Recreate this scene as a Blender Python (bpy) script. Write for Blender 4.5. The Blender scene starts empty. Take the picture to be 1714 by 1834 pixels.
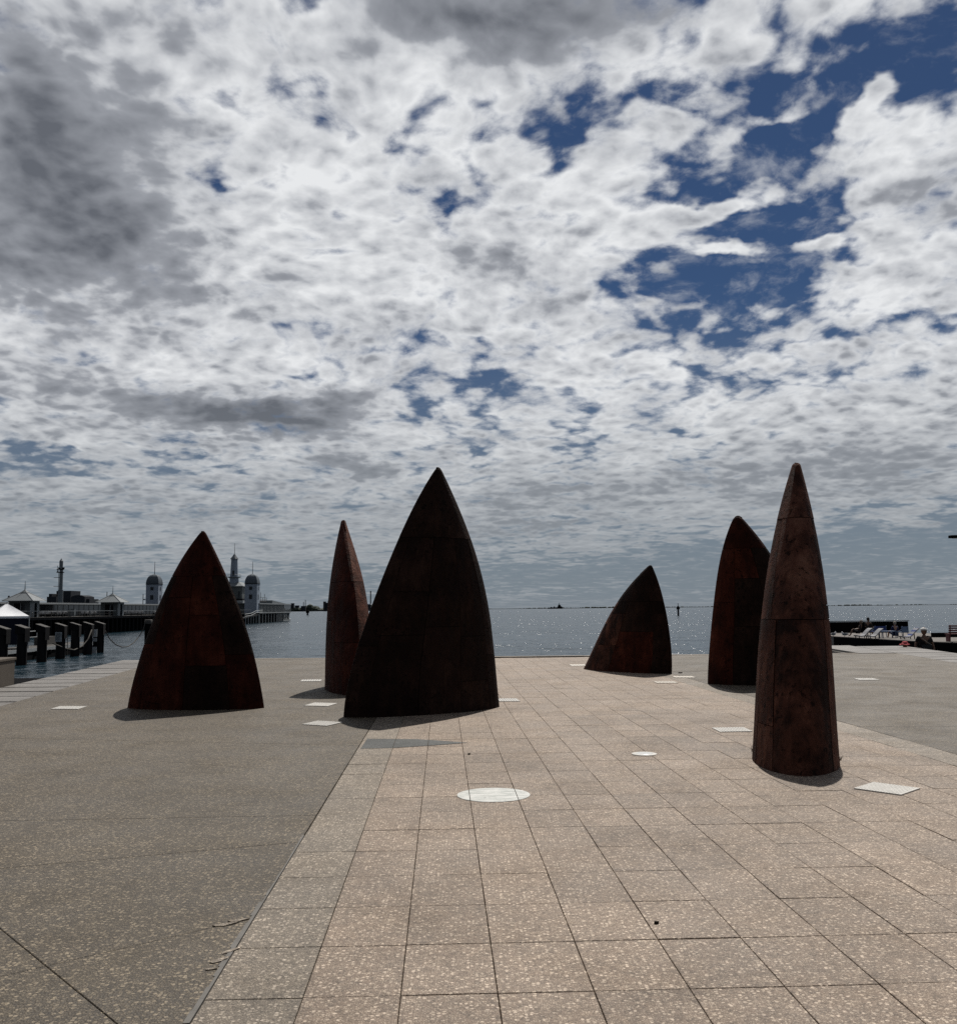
import bpy, bmesh, math, random
from mathutils import Vector, Matrix
R = math.radians
random.seed(7)
SC = bpy.context.scene
COL = SC.collection

# ------------------------------------------------------------------ camera
F_PX, CX, CY = 1717.0, 857.0, 917.0           # focal length in pixels of the 1714 x 1834 photograph
EYE = Vector((0, 0, 1.6))
PITCH, ROLL = math.atan(173.3 / F_PX), 0.0093
_f = Vector((0, math.cos(PITCH), math.sin(PITCH)))
_U = Vector((0, -math.sin(PITCH), math.cos(PITCH)))
_X = Vector((1, 0, 0))
CAM_R = _X * math.cos(ROLL) - _U * math.sin(ROLL)
CAM_U = _U * math.cos(ROLL) + _X * math.sin(ROLL)
CAM_F = _f
cam_d = bpy.data.cameras.new('camera')
cam_d.sensor_fit = 'HORIZONTAL'
cam_d.sensor_width = 36.0
cam_d.lens = 36.0 * F_PX / 1714.0
cam_d.clip_start, cam_d.clip_end = 0.1, 40000
cam = bpy.data.objects.new('camera', cam_d)
COL.objects.link(cam)
m = Matrix((CAM_R, CAM_U, -CAM_F)).transposed().to_4x4()
m.translation = EYE
cam.matrix_world = m
SC.camera = cam


def ray(px, py):
    return (CAM_F + CAM_R * ((px - CX) / F_PX) - CAM_U * ((py - CY) / F_PX)).normalized()


def gp(px, py, z=0.0):
    """ground point seen at a pixel of the photograph (plane at height z)"""
    d = ray(px, py)
    return EYE + d * ((z - EYE.z) / d.z)


def dp(px, py, Y):
    """point seen at a pixel, at a forward distance Y"""
    d = ray(px, py)
    return EYE + d * (Y / d.y)


# ------------------------------------------------------------------ node helper
class NT:
    def __init__(s, tree):
        s.t, s.L = tree, tree.links

    def new(s, kind, **kw):
        n = s.t.nodes.new(kind)
        for k, v in kw.items():
            setattr(n, k, v)
        return n

    def put(s, sock, v):
        if isinstance(v, bpy.types.NodeSocket):
            s.L.new(v, sock)
        elif v is not None:
            if sock.type == 'RGBA' and len(v) == 3:
                v = (*v, 1)
            sock.default_value = v

    def m(s, op, a, b=None, c=None, clamp=False):
        n = s.new('ShaderNodeMath', operation=op, use_clamp=clamp)
        for i, v in enumerate((a, b, c)):
            if v is not None:
                s.put(n.inputs[i], v)
        return n.outputs[0]

    def v(s, op, a, b=None, scale=None):
        n = s.new('ShaderNodeVectorMath', operation=op)
        s.put(n.inputs[0], a)
        if b is not None:
            s.put(n.inputs[1], b)
        if scale is not None:
            s.put(n.inputs[3], scale)
        return n.outputs[1] if op in ('DOT_PRODUCT', 'LENGTH', 'DISTANCE') else n.outputs[0]

    def noise(s, vec, scale, detail=4, rough=.5, dim='3D', dist=0.0, color=False, lac=2.0):
        n = s.new('ShaderNodeTexNoise', noise_dimensions=dim)
        s.put(n.inputs['Vector'], vec)
        n.inputs['Scale'].default_value = scale
        n.inputs['Detail'].default_value = detail
        n.inputs['Roughness'].default_value = rough
        n.inputs['Lacunarity'].default_value = lac
        n.inputs['Distortion'].default_value = dist
        return n.outputs['Color' if color else 'Fac']

    def vor(s, vec, scale, feature='F1', dim='3D', out='Distance', rand=1.0, smooth=None):
        n = s.new('ShaderNodeTexVoronoi', feature=feature, voronoi_dimensions=dim)
        s.put(n.inputs['Vector'], vec)
        n.inputs['Scale'].default_value = scale
        n.inputs['Randomness'].default_value = rand
        if smooth is not None:
            n.inputs['Smoothness'].default_value = smooth
        return n.outputs[out]

    def rng(s, x, a, b, c=0.0, d=1.0, smooth=True):
        n = s.new('ShaderNodeMapRange', interpolation_type='SMOOTHSTEP' if smooth else 'LINEAR')
        n.clamp = True
        for i, v in enumerate((x, a, b, c, d)):
            s.put(n.inputs[i], v)
        return n.outputs[0]

    def mix(s, f, a, b, mode='MIX', clampf=True):
        n = s.new('ShaderNodeMix', data_type='RGBA', blend_type=mode)
        s.put(n.inputs[0], f)
        s.put(n.inputs[6], a)
        s.put(n.inputs[7], b)
        return n.outputs[2]

    def mapping(s, vec, loc=(0, 0, 0), rot=(0, 0, 0), scale=(1, 1, 1), kind='POINT'):
        n = s.new('ShaderNodeMapping', vector_type=kind)
        s.put(n.inputs[0], vec)
        n.inputs[1].default_value = loc
        n.inputs[2].default_value = rot
        n.inputs[3].default_value = scale
        return n.outputs[0]

    def comb(s, x, y, z):
        n = s.new('ShaderNodeCombineXYZ')
        for i, v in enumerate((x, y, z)):
            s.put(n.inputs[i], v)
        return n.outputs[0]

    def sep(s, vec):
        n = s.new('ShaderNodeSeparateXYZ')
        s.put(n.inputs[0], vec)
        return n.outputs

    def coord(s, out='Object'):
        return s.new('ShaderNodeTexCoord').outputs[out]


# ------------------------------------------------------------------ sky: physical sky under a broken layer of cloud
SUN_EL, SUN_AZ = 57.0, 16.5                     # azimuth clockwise from +Y
world = bpy.data.worlds.new('World')
SC.world = world
world.use_nodes = True
wt = world.node_tree
wt.nodes.clear()
W = NT(wt)
sky_n = W.new('ShaderNodeTexSky', sky_type='NISHITA')
sky_n.sun_disc = False
sky_n.sun_elevation = R(SUN_EL)
sky_n.sun_rotation = R(SUN_AZ)
sky_n.air_density = 1.0
sky_n.dust_density = 0.3
sky_n.ozone_density = 3.0
dirv = W.v('NORMALIZE', W.coord('Generated'))
dx, dy, dz = W.sep(dirv)
zpos = W.m('MAXIMUM', dz, 0.0)
elr = W.m('ARCSINE', zpos)
# radius in the cloud layer: compresses towards the horizon, as a layer of deep cloud does
rr_ = W.m('MULTIPLY', W.m('POWER', 2.71828, W.m('MULTIPLY', elr, -.35)), W.m('MULTIPLY', W.m('POWER', W.m('ADD', elr, .024), -.40), 1.38))
PX_, PY_ = W.m('MULTIPLY', dx, rr_), W.m('MULTIPLY', dy, rr_)
P = W.comb(PX_, PY_, 0.0)                        # where the view ray meets the cloud layer
warp = W.v('SUBTRACT', W.noise(P, 1.7, 4, .55, color=True), (.5, .5, .5))
Pw = W.v('ADD', P, W.v('SCALE', warp, scale=.17))
# angular coordinates (degrees) with wandering edges, for the big cloud masses and the gaps
az = W.m('MULTIPLY', W.m('ARCTAN2', dx, dy), 57.2958)
el = W.m('MULTIPLY', W.m('ARCSINE', dz), 57.2958)
AE0 = W.comb(az, el, 0.0)
wob = W.v('SUBTRACT', W.noise(P, 3.2, 5, .6, color=True), (.5, .5, .5))
wob = W.v('MULTIPLY', wob, (9.0, 5.5, 0.0))
AE = W.v('ADD', AE0, wob)


def masses(table, vec):
    tot = None
    for (px, py, sx, sy, rot, amp) in table:
        d = ray(px, py)
        a, e = math.degrees(math.atan2(d.x, d.y)), math.degrees(math.asin(d.z))
        q = W.mapping(vec, (a, e, 0), (0, 0, R(rot)), (sx * .0334, sy * .0334, 1), 'TEXTURE')
        q = W.v('MULTIPLY', q, (1, 1, 0))
        g = W.m('POWER', 2.71828, W.m('MULTIPLY', W.v('DOT_PRODUCT', q, q), -1.0))
        g = W.m('MULTIPLY', g, amp)
        tot = g if tot is None else W.m('ADD', tot, g)
    return tot


# gaps (negative) and banks (positive): pixel of the photograph, half sizes, tilt (deg, up to the right), strength
COVER = [
    (857, 520, 1500, 900, 0, .36),
    (1410, 225, 95, 120, 0, -.82), (1560, 130, 120, 45, 35, -.60), (1680, 90, 70, 45, 30, -.6), (1640, 210, 70, 40, 10, -.22),
    (1270, 340, 130, 55, -15, -.86), (1330, 505, 130, 62, 10, -1.05), (1380, 410, 120, 60, 0, -.46),
    (1000, 225, 130, 42, 12, -.62), (830, 240, 55, 35, 0, -.35), (362, 302, 24, 20, 0, -.50), (1180, 560, 110, 50, 0, -.25), (1590, 560, 150, 16, 5, -.45), (840, 710, 120, 45, 12, -.42), (1320, 690, 60, 24, -10, -.45),
    (890, 632, 40, 12, 0, -.35), (110, 822, 130, 17, 2, -.62), (350, 803, 90, 10, 2, -.5), (800, 800, 130, 12, 4, -.4),
    (1560, 985, 330, 40, 4, -.72), (1010, 1025, 260, 28, 2, -.42), (1250, 1060, 900, 34, 0, -.22), (250, 1050, 600, 34, 0, -.36),
    (1405, 195, 50, 13, 5, .85), (1300, 368, 75, 18, 5, .95), (1300, 460, 60, 13, -5, 1.15), (1395, 345, 65, 20, 0, .75), (1590, 165, 75, 24, 40, .85), (1440, 420, 90, 12, 5, .85), (1210, 390, 50, 14, 0, .7), (1240, 440, 60, 16, 0, .3),
    (1660, 300, 110, 70, 0, .38), (1180, 250, 120, 65, 15, .40), (1640, 480, 150, 60, 5, .28), (560, 420, 330, 260, 0, .22),
    (850, 60, 400, 90, 0, .40), (130, 300, 190, 330, 0, .55), (1500, 800, 330, 90, 5, .40), (430, 745, 250, 40, 4, .35),
    (640, 840, 80, 34, 0, .35), (1000, 900, 260, 40, 0, .3), (1290, 60, 200, 60, 10, .30), (300, 960, 420, 60, 0, .25), (900, 480, 260, 120, 0, .2),
]
DARK = [
    (100, 240, 175, 150, 0, .70), (150, 440, 185, 125, -10, .66), (40, 60, 70, 70, 0, .42), (870, 28, 250, 66, 0, .84),
    (1150, 30, 200, 45, 5, .34), (350, 30, 130, 40, 0, .30), (1010, 110, 90, 30, 0, .16), (1275, 105, 50, 25, 0, .25), (1700, 320, 60, 42, 0, .5),
    (330, 215, 90, 25, -5, .28), (390, 750, 160, 30, -3, 1.05), (560, 735, 130, 24, 8, .8), (640, 838, 60, 26, 0, .55), (905, 500, 120, 60, -20, .26), (650, 600, 190, 60, 0, .25),
    (950, 888, 110, 20, 3, .42), (960, 950, 150, 14, 4, .46), (1560, 830, 260, 60, 6, .34), (1200, 860, 260, 40, 4, .24),
    (330, 910, 420, 45, 0, .24), (60, 700, 90, 50, 0, .32), (830, 440, 120, 35, -25, .15),
]
cover = masses(COVER, AE)
dark = masses(DARK, W.v('ADD', AE0, W.v('SCALE', wob, scale=.75)))
n_big = W.noise(Pw, 1.5, 3, .5)
n_mid = W.noise(Pw, 5.6, 9, .57)
n_soft = W.noise(Pw, 6.6, 5, .55)
sun_off = (math.sin(R(SUN_AZ)) * .024, math.cos(R(SUN_AZ)) * .024, 0)
n_lit = W.noise(W.v('SUBTRACT', Pw, sun_off), 6.6, 5, .55)
puff = W.vor(W.v('ADD', Pw, W.v('SCALE', W.v('SUBTRACT', W.noise(P, 9, 3, .5, color=True), (.5, .5, .5)), scale=.09)), 17.0, 'SMOOTH_F1', smooth=.55)
puff2 = W.vor(W.v('ADD', Pw, W.v('SCALE', W.v('SUBTRACT', W.noise(P, 17, 3, .5, color=True), (.5, .5, .5)), scale=.04)), 34.0, 'SMOOTH_F1', smooth=.5)
fine = W.noise(Pw, 24.0, 6, .62)
dens = W.m('ADD', W.m('MULTIPLY', W.m('SUBTRACT', n_mid, .5), 1.9), W.m('MULTIPLY', W.m('SUBTRACT', n_big, .5), .8))
dens = W.m('ADD', dens, W.m('MULTIPLY', W.m('SUBTRACT', .42, puff), .85))
dens = W.m('ADD', dens, W.m('MULTIPLY', W.m('SUBTRACT', .42, puff2), .40))
dens = W.m('ADD', dens, W.m('MULTIPLY', W.m('SUBTRACT', fine, .5), .35))
dens = W.m('ADD', W.m('ADD', dens, cover), .10)
wisp = W.noise(W.v('ADD', Pw, W.v('SCALE', wob, scale=.012)), 13.0, 8, .60)
edge = W.m('ADD', dens, W.m('MULTIPLY', W.m('SUBTRACT', wisp, .5), .80))
alpha = W.rng(edge, -.18, .46)
# torn veils of thin high cloud across the gaps
thin = W.rng(wisp, .46, .80, 0, .42)
alpha = W.m('ADD', alpha, W.m('MULTIPLY', W.m('SUBTRACT', 1.0, alpha), thin))
# thick cloud seen against the light is grey, thin cloud is white; the side towards the sun is brighter
relief = W.m('SUBTRACT', n_soft, n_lit)
thick = W.m('ADD', W.m('MULTIPLY', W.m('SUBTRACT', dens, .34), .16), dark)
thick = W.m('ADD', thick, W.m('MULTIPLY', W.m('SUBTRACT', n_soft, .5), .75))
thick = W.m('ADD', thick, W.m('MULTIPLY', W.m('SUBTRACT', n_big, .5), .5))
thick = W.m('ADD', thick, W.m('MULTIPLY', relief, -1.9))
thick = W.m('ADD', thick, W.m('MULTIPLY', W.m('SUBTRACT', .40, puff), .46))
thick = W.m('ADD', thick, W.m('MULTIPLY', W.m('SUBTRACT', .40, puff2), .26))
thick = W.m('ADD', thick, W.m('MULTIPLY', W.m('SUBTRACT', fine, .5), .20))
tk = W.rng(thick, -.20, 1.14, 0, 1, False)
WHITE, MID, GREY = (8.0, 8.15, 8.3), (3.6, 3.78, 4.15), (1.25, 1.36, 1.60)
ccol = W.mix(W.rng(tk, 0, .45, 0, 1, False), WHITE, MID)
ccol = W.mix(W.rng(tk, .30, .98, 0, 1, False), ccol, GREY)
# cloud close to the horizon is seen through more air: duller
low = W.rng(el, 1.0, 15.0, 0, 1)
ccol = W.mix(low, W.mix(.80, ccol, (2.20, 2.48, 2.74)), ccol)
skycol = W.mix(1.0, sky_n.outputs[0], (.150, .200, .270), 'MULTIPLY')
veil = W.rng(el, -1.0, 19.0, .88, .0)
skycol = W.mix(veil, skycol, (2.05, 2.42, 2.80))
col = W.mix(alpha, skycol, ccol)
col = W.mix(W.rng(el, -.4, .9), (2.05, 2.35, 2.65), col)
# cloud scatters light forward: the sky is brightest on the sun's side and duller away from it
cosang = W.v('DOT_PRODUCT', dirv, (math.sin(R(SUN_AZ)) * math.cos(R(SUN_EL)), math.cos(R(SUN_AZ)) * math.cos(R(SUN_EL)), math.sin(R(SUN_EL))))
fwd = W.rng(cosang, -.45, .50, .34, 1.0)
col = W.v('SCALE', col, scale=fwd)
bg = W.new('ShaderNodeBackground')
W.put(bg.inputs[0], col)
bg.inputs[1].default_value = 0.1
wo = W.new('ShaderNodeOutputWorld')
wt.links.new(bg.outputs[0], wo.inputs[0])
world.cycles.sampling_method = 'MANUAL'
world.cycles.sample_map_resolution = 512

sun_d = bpy.data.lights.new('sun', 'SUN')
sun_d.energy = 5.0
sun_d.angle = R(0.53)
sun_d.color = (1.0, .95, .88)
sun = bpy.data.objects.new('sun', sun_d)
COL.objects.link(sun)
SUN_DIR = Vector((math.sin(R(SUN_AZ)) * math.cos(R(SUN_EL)), math.cos(R(SUN_AZ)) * math.cos(R(SUN_EL)), math.sin(R(SUN_EL))))
sun.rotation_euler = SUN_DIR.to_track_quat('Z', 'Y').to_euler()
sun.location = (0, 0, 60)

SC.cycles.use_denoising = False          # keep the fine grain of stone and water
SC.cycles.sample_clamp_indirect = 4.0
SC.cycles.sample_clamp_direct = 12.0
vs = SC.view_settings
vs.view_transform = 'Standard'
vs.look = 'None'
vs.gamma = 1.0
vs.use_curve_mapping = False
vs.exposure = 0.0

# ------------------------------------------------------------------ mesh and object helpers
class MB:
    def __init__(s):
        s.v, s.f = [], []

    def add(s, vs, fs):
        o = len(s.v)
        s.v += [Vector(p) for p in vs]
        s.f += [tuple(i + o for i in f) for f in fs]
        return s

    def box(s, x0, x1, y0, y1, z0, z1):
        return s.add([(x, y, z) for z in (z0, z1) for x, y in ((x0, y0), (x1, y0), (x1, y1), (x0, y1))],
                     [(3, 2, 1, 0), (4, 5, 6, 7), (0, 1, 5, 4), (1, 2, 6, 5), (2, 3, 7, 6), (3, 0, 4, 7)])

    def obox(s, c, size, rz=0.0, tilt=0.0):
        """box centred at c, turned rz about z after a tilt about its own x"""
        M = Matrix.Rotation(rz, 3, 'Z') @ Matrix.Rotation(tilt, 3, 'X')
        hx, hy, hz = size[0] / 2, size[1] / 2, size[2] / 2
        vs = [M @ Vector((x, y, z)) + Vector(c) for z in (-hz, hz) for x, y in ((-hx, -hy), (hx, -hy), (hx, hy), (-hx, hy))]
        return s.add(vs, [(3, 2, 1, 0), (4, 5, 6, 7), (0, 1, 5, 4), (1, 2, 6, 5), (2, 3, 7, 6), (3, 0, 4, 7)])

    def prism(s, poly, z0, z1, chamfer=0.0):
        n = len(poly)
        a = sum(poly[i][0] * poly[(i + 1) % n][1] - poly[(i + 1) % n][0] * poly[i][1] for i in range(n))
        if a < 0:
            poly = poly[::-1]
        if chamfer:
            top = inset(poly, chamfer)
            vs = [(p[0], p[1], z0) for p in poly] + [(p[0], p[1], z1 - chamfer) for p in poly] + [(p[0], p[1], z1) for p in top]
            fs = [tuple(range(n - 1, -1, -1)), tuple(range(2 * n, 3 * n))]
            for k in (0, n):
                fs += [(k + i, k + (i + 1) % n, k + n + (i + 1) % n, k + n + i) for i in range(n)]
            return s.add(vs, fs)
        vs = [(p[0], p[1], z0) for p in poly] + [(p[0], p[1], z1) for p in poly]
        fs = [tuple(range(n - 1, -1, -1)), tuple(range(n, 2 * n))] + [(i, (i + 1) % n, n + (i + 1) % n, n + i) for i in range(n)]
        return s.add(vs, fs)

    def lathe(s, c, prof, n=12, rot=0.0, flat=1.0):
        """profile [(radius, z)] turned about the vertical through c"""
        vs, fs = [], []
        for r, z in prof:
            for k in range(n):
                a = 2 * math.pi * k / n + rot
                vs.append((c[0] + r * math.cos(a), c[1] + r * math.sin(a) * flat, c[2] + z))
        for j in range(len(prof) - 1):
            for k in range(n):
                k2 = (k + 1) % n
                fs.append((j * n + k, j * n + k2, (j + 1) * n + k2, (j + 1) * n + k))
        fs.append(tuple(range(n - 1, -1, -1)))
        fs.append(tuple(range((len(prof) - 1) * n, len(prof) * n)))
        return s.add(vs, fs)

    def tube(s, pts, r, n=6):
        pts = [Vector(p) for p in pts]
        rs = r if isinstance(r, (list, tuple)) else [r] * len(pts)
        vs, fs = [], []
        for i, p in enumerate(pts):
            t = (pts[min(i + 1, len(pts) - 1)] - pts[max(i - 1, 0)]).normalized()
            u = t.cross(Vector((0, 0, 1)) if abs(t.z) < .9 else Vector((1, 0, 0))).normalized()
            w = t.cross(u)
            for k in range(n):
                a = 2 * math.pi * k / n
                vs.append(p + (u * math.cos(a) + w * math.sin(a)) * rs[i])
        for i in range(len(pts) - 1):
            for k in range(n):
                k2 = (k + 1) % n
                fs.append((i * n + k, i * n + k2, (i + 1) * n + k2, (i + 1) * n + k))
        fs += [tuple(range(n - 1, -1, -1)), tuple(range((len(pts) - 1) * n, len(pts) * n))]
        return s.add(vs, fs)

    def ball(s, c, rx, ry=None, rz=None, n=10, m=7):
        ry, rz = ry or rx, rz or rx
        prof = [(math.cos(math.pi * (j / m - .5)), math.sin(math.pi * (j / m - .5))) for j in range(m + 1)]
        vs, fs = [], []
        for q, z in prof:
            for k in range(n):
                a = 2 * math.pi * k / n
                vs.append((c[0] + rx * max(q, .02) * math.cos(a), c[1] + ry * max(q, .02) * math.sin(a), c[2] + rz * z))
        for j in range(m):
            for k in range(n):
                k2 = (k + 1) % n
                fs.append((j * n + k, j * n + k2, (j + 1) * n + k2, (j + 1) * n + k))
        fs += [tuple(range(n - 1, -1, -1)), tuple(range(m * n, (m + 1) * n))]
        return s.add(vs, fs)

    def mesh(s, name, mat, off=(0, 0, 0), smooth=False):
        me = bpy.data.meshes.new(name)
        off = Vector(off)
        me.from_pydata([p - off for p in s.v], [], s.f)
        bm = bmesh.new()
        bm.from_mesh(me)
        bmesh.ops.recalc_face_normals(bm, faces=bm.faces)
        bm.to_mesh(me)
        bm.free()
        if mat:
            me.materials.append(mat)
        if smooth:
            me.shade_smooth()
        return me

    def build(s, name, mat, parent=None, smooth=False, auto=None):
        """link as ONE object; vertices are in world space unless the thing's root is turned"""
        off = Vector((0, 0, 0))
        q = parent
        while q is not None:
            off += q.location
            q = q.parent
        me = s.mesh(name, mat, off, smooth or auto is not None)
        if auto is not None:
            me.set_sharp_from_angle(angle=R(auto))
        o = bpy.data.objects.new(name, me)
        COL.objects.link(o)
        o.parent = parent
        return o


def inset(poly, g):
    n = len(poly)
    out = []
    for i in range(n):
        a, b, c = (Vector(poly[(i + k) % n][:2]) for k in (-1, 0, 1))
        d1, d2 = (b - a).normalized(), (c - b).normalized()
        n1, n2 = Vector((-d1.y, d1.x)), Vector((-d2.y, d2.x))
        k = n1 + n2
        k = k / max(k.dot(n1), .3) if k.length > 1e-6 else n1
        p = b + k * g
        out.append((p.x, p.y))
    return out


def clip(poly, p, nrm):
    """convex polygon cut by the half plane (q-p).n >= 0"""
    out = []
    n = len(poly)
    for i in range(n):
        a, b = Vector(poly[i]), Vector(poly[(i + 1) % n])
        da, db = (a - p).dot(nrm), (b - p).dot(nrm)
        if da >= 0:
            out.append((a.x, a.y))
        if (da > 0 > db) or (da < 0 < db):
            q = a + (b - a) * (da / (da - db))
            out.append((q.x, q.y))
    return out


def cut(polys, p, q):
    p, q = Vector(p[:2]), Vector(q[:2])
    d = q - p
    nr = Vector((-d.y, d.x))
    res = []
    for po in polys:
        for s in (1, -1):
            c = clip(po, p, nr * s)
            if len(c) >= 3 and abs(sum(c[i][0] * c[(i + 1) % len(c)][1] - c[(i + 1) % len(c)][0] * c[i][1] for i in range(len(c)))) > .01:
                res.append(c)
    return res


def empty(name, loc, rz=0.0):
    o = bpy.data.objects.new(name, None)
    o.empty_display_size = .2
    COL.objects.link(o)
    o.location = loc
    o.rotation_euler = (0, 0, rz)
    return o


def tag(o, label=None, cat=None, group=None, kind=None):
    if label:
        o['label'] = label
    if cat:
        o['category'] = cat
    if group:
        o['group'] = group
    if kind:
        o['kind'] = kind
    return o


def thing(name, loc, label, cat, group=None, rz=0.0):
    return tag(empty(name, loc, rz), label, cat, group)


def dup(o, loc, label=None, rz=None, scale=None):
    """copy of a thing with its parts and their sub-parts (mesh data shared)"""
    c = o.copy()
    COL.objects.link(c)
    c.location = loc
    if rz is not None:
        c.rotation_euler = (0, 0, rz)
    if scale is not None:
        c.scale = scale
    if label:
        c['label'] = label
    for ch in list(o.children):
        d = ch.copy()
        COL.objects.link(d)
        d.parent = c
        for g in list(ch.children):
            e = g.copy()
            COL.objects.link(e)
            e.parent = d
    return c


# ------------------------------------------------------------------ materials
MATS = {}


def principled(name, color=None, rough=.6, spec=.5, metal=0.0):
    mt = bpy.data.materials.new(name)
    mt.use_nodes = True
    T = NT(mt.node_tree)
    b = mt.node_tree.nodes['Principled BSDF']
    b.inputs['Roughness'].default_value = rough
    b.inputs['Specular IOR Level'].default_value = spec
    b.inputs['Metallic'].default_value = metal
    if color:
        b.inputs['Base Color'].default_value = (*color, 1)
    MATS[name] = mt
    return mt, T, b


def worn(name, color, rough=.6, spec=.4, amount=.35, scale=6.0, metal=0.0, streak=1.0):
    """plain paint, timber or metal with uneven, weathered tone"""
    mt, T, b = principled(name, color, rough, spec, metal)
    pos = T.v('MULTIPLY', T.coord('Object'), (1, 1, streak))
    n = T.noise(pos, scale, 5, .65)
    rnd = T.new('ShaderNodeObjectInfo').outputs['Random']
    k = T.m('MULTIPLY_ADD', T.m('SUBTRACT', n, .5), amount * 2, T.m('MULTIPLY_ADD', rnd, .2, .9))
    T.put(b.inputs['Base Color'], T.mix(1.0, (*color, 1), T.comb(k, k, k), 'MULTIPLY'))
    T.put(b.inputs['Roughness'], T.rng(n, .3, .7, rough + .08, rough - .08, False))
    return mt


def aggregate(name, mortar, peb_a, peb_b, scale, tint=.10, rough=.68, light=.30):
    """exposed pebble concrete: small stones of several tones set in mortar"""
    mt, T, b = principled(name, mortar, rough, .42)
    pos = T.new('ShaderNodeNewGeometry').outputs['Position']
    wob = T.v('SCALE', T.v('SUBTRACT', T.noise(pos, 40, 2, .5, color=True), (.5, .5, .5)), scale=.012)
    pw = T.v('ADD', pos, wob)
    pw = T.v('MULTIPLY', pw, (1, 1.0, 1))
    d1 = T.vor(pw, scale, dim='2D')
    c1 = T.vor(pw, scale, dim='2D', out='Color')
    r1 = T.sep(c1)
    d2 = T.vor(pw, scale * .46, dim='2D')
    c2 = T.sep(T.vor(pw, scale * .46, dim='2D', out='Color'))
    peb = T.mix(T.m('POWER', r1[0], 1.6), peb_a, peb_b)
    peb = T.mix(T.m('MULTIPLY', T.m('GREATER_THAN', r1[1], .80), .75), peb, (mortar[0] * .45, mortar[1] * .45, mortar[2] * .45, 1))
    m1 = T.rng(d1, .30, .58, 1, 0)
    c = T.mix(m1, mortar, peb)
    big = T.m('MULTIPLY', T.rng(d2, .30, .40, 1, 0), T.m('GREATER_THAN', c2[0], 1.0 - light))
    bcol = T.mix(c2[1], peb_b, (min(1, peb_b[0] * 1.35), min(1, peb_b[1] * 1.36), min(1, peb_b[2] * 1.40), 1))
    c = T.mix(big, c, bcol)
    # wear, dirt and slow changes of tone
    w = T.noise(pos, .55, 5, .6)
    w2 = T.noise(pos, 3.1, 4, .65)
    rnd = T.new('ShaderNodeObjectInfo').outputs['Random']
    k = T.m('ADD', T.m('MULTIPLY_ADD', T.m('SUBTRACT', w, .5), 1.0, 1.0), T.m('MULTIPLY', T.m('SUBTRACT', w2, .5), .45))
    w3 = T.noise(pos, 26.0, 3, .7)
    w4 = T.noise(pos, 9.0, 4, .7)
    k = T.m('ADD', k, T.m('MULTIPLY', T.m('SUBTRACT', w3, .5), 1.1))
    k = T.m('ADD', k, T.m('MULTIPLY', T.m('SUBTRACT', w4, .5), .8))
    k = T.m('ADD', k, T.m('MULTIPLY', T.m('SUBTRACT', rnd, .5), tint * 2))
    c = T.mix(1.0, c, T.comb(k, k, k), 'MULTIPLY')
    spots = T.rng(T.noise(pos, 9.0, 3, .6), .70, .78, 0, .5)
    c = T.mix(spots, c, (mortar[0] * .5, mortar[1] * .5, mortar[2] * .5, 1))
    gum = T.m('MULTIPLY', T.rng(T.vor(pos, 1.9, dim='2D'), .020, .034, .55, 0), T.m('GREATER_THAN', T.sep(T.vor(pos, 1.9, dim='2D', out='Color'))[0], .82))
    c = T.mix(gum, c, (mortar[0] * .4, mortar[1] * .4, mortar[2] * .4, 1))
    T.put(b.inputs['Base Color'], c)
    T.put(b.inputs['Roughness'], T.rng(T.noise(pos, 1.3, 4, .6), .3, .7, rough - .10, rough + .10, False))
    bp = T.new('ShaderNodeBump')
    bp.inputs['Strength'].default_value = .55
    bp.inputs['Distance'].default_value = .004
    T.put(bp.inputs['Height'], T.m('ADD', m1, T.m('MULTIPLY', big, .6)))
    T.put(b.inputs['Normal'], bp.outputs[0])
    return mt


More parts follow.
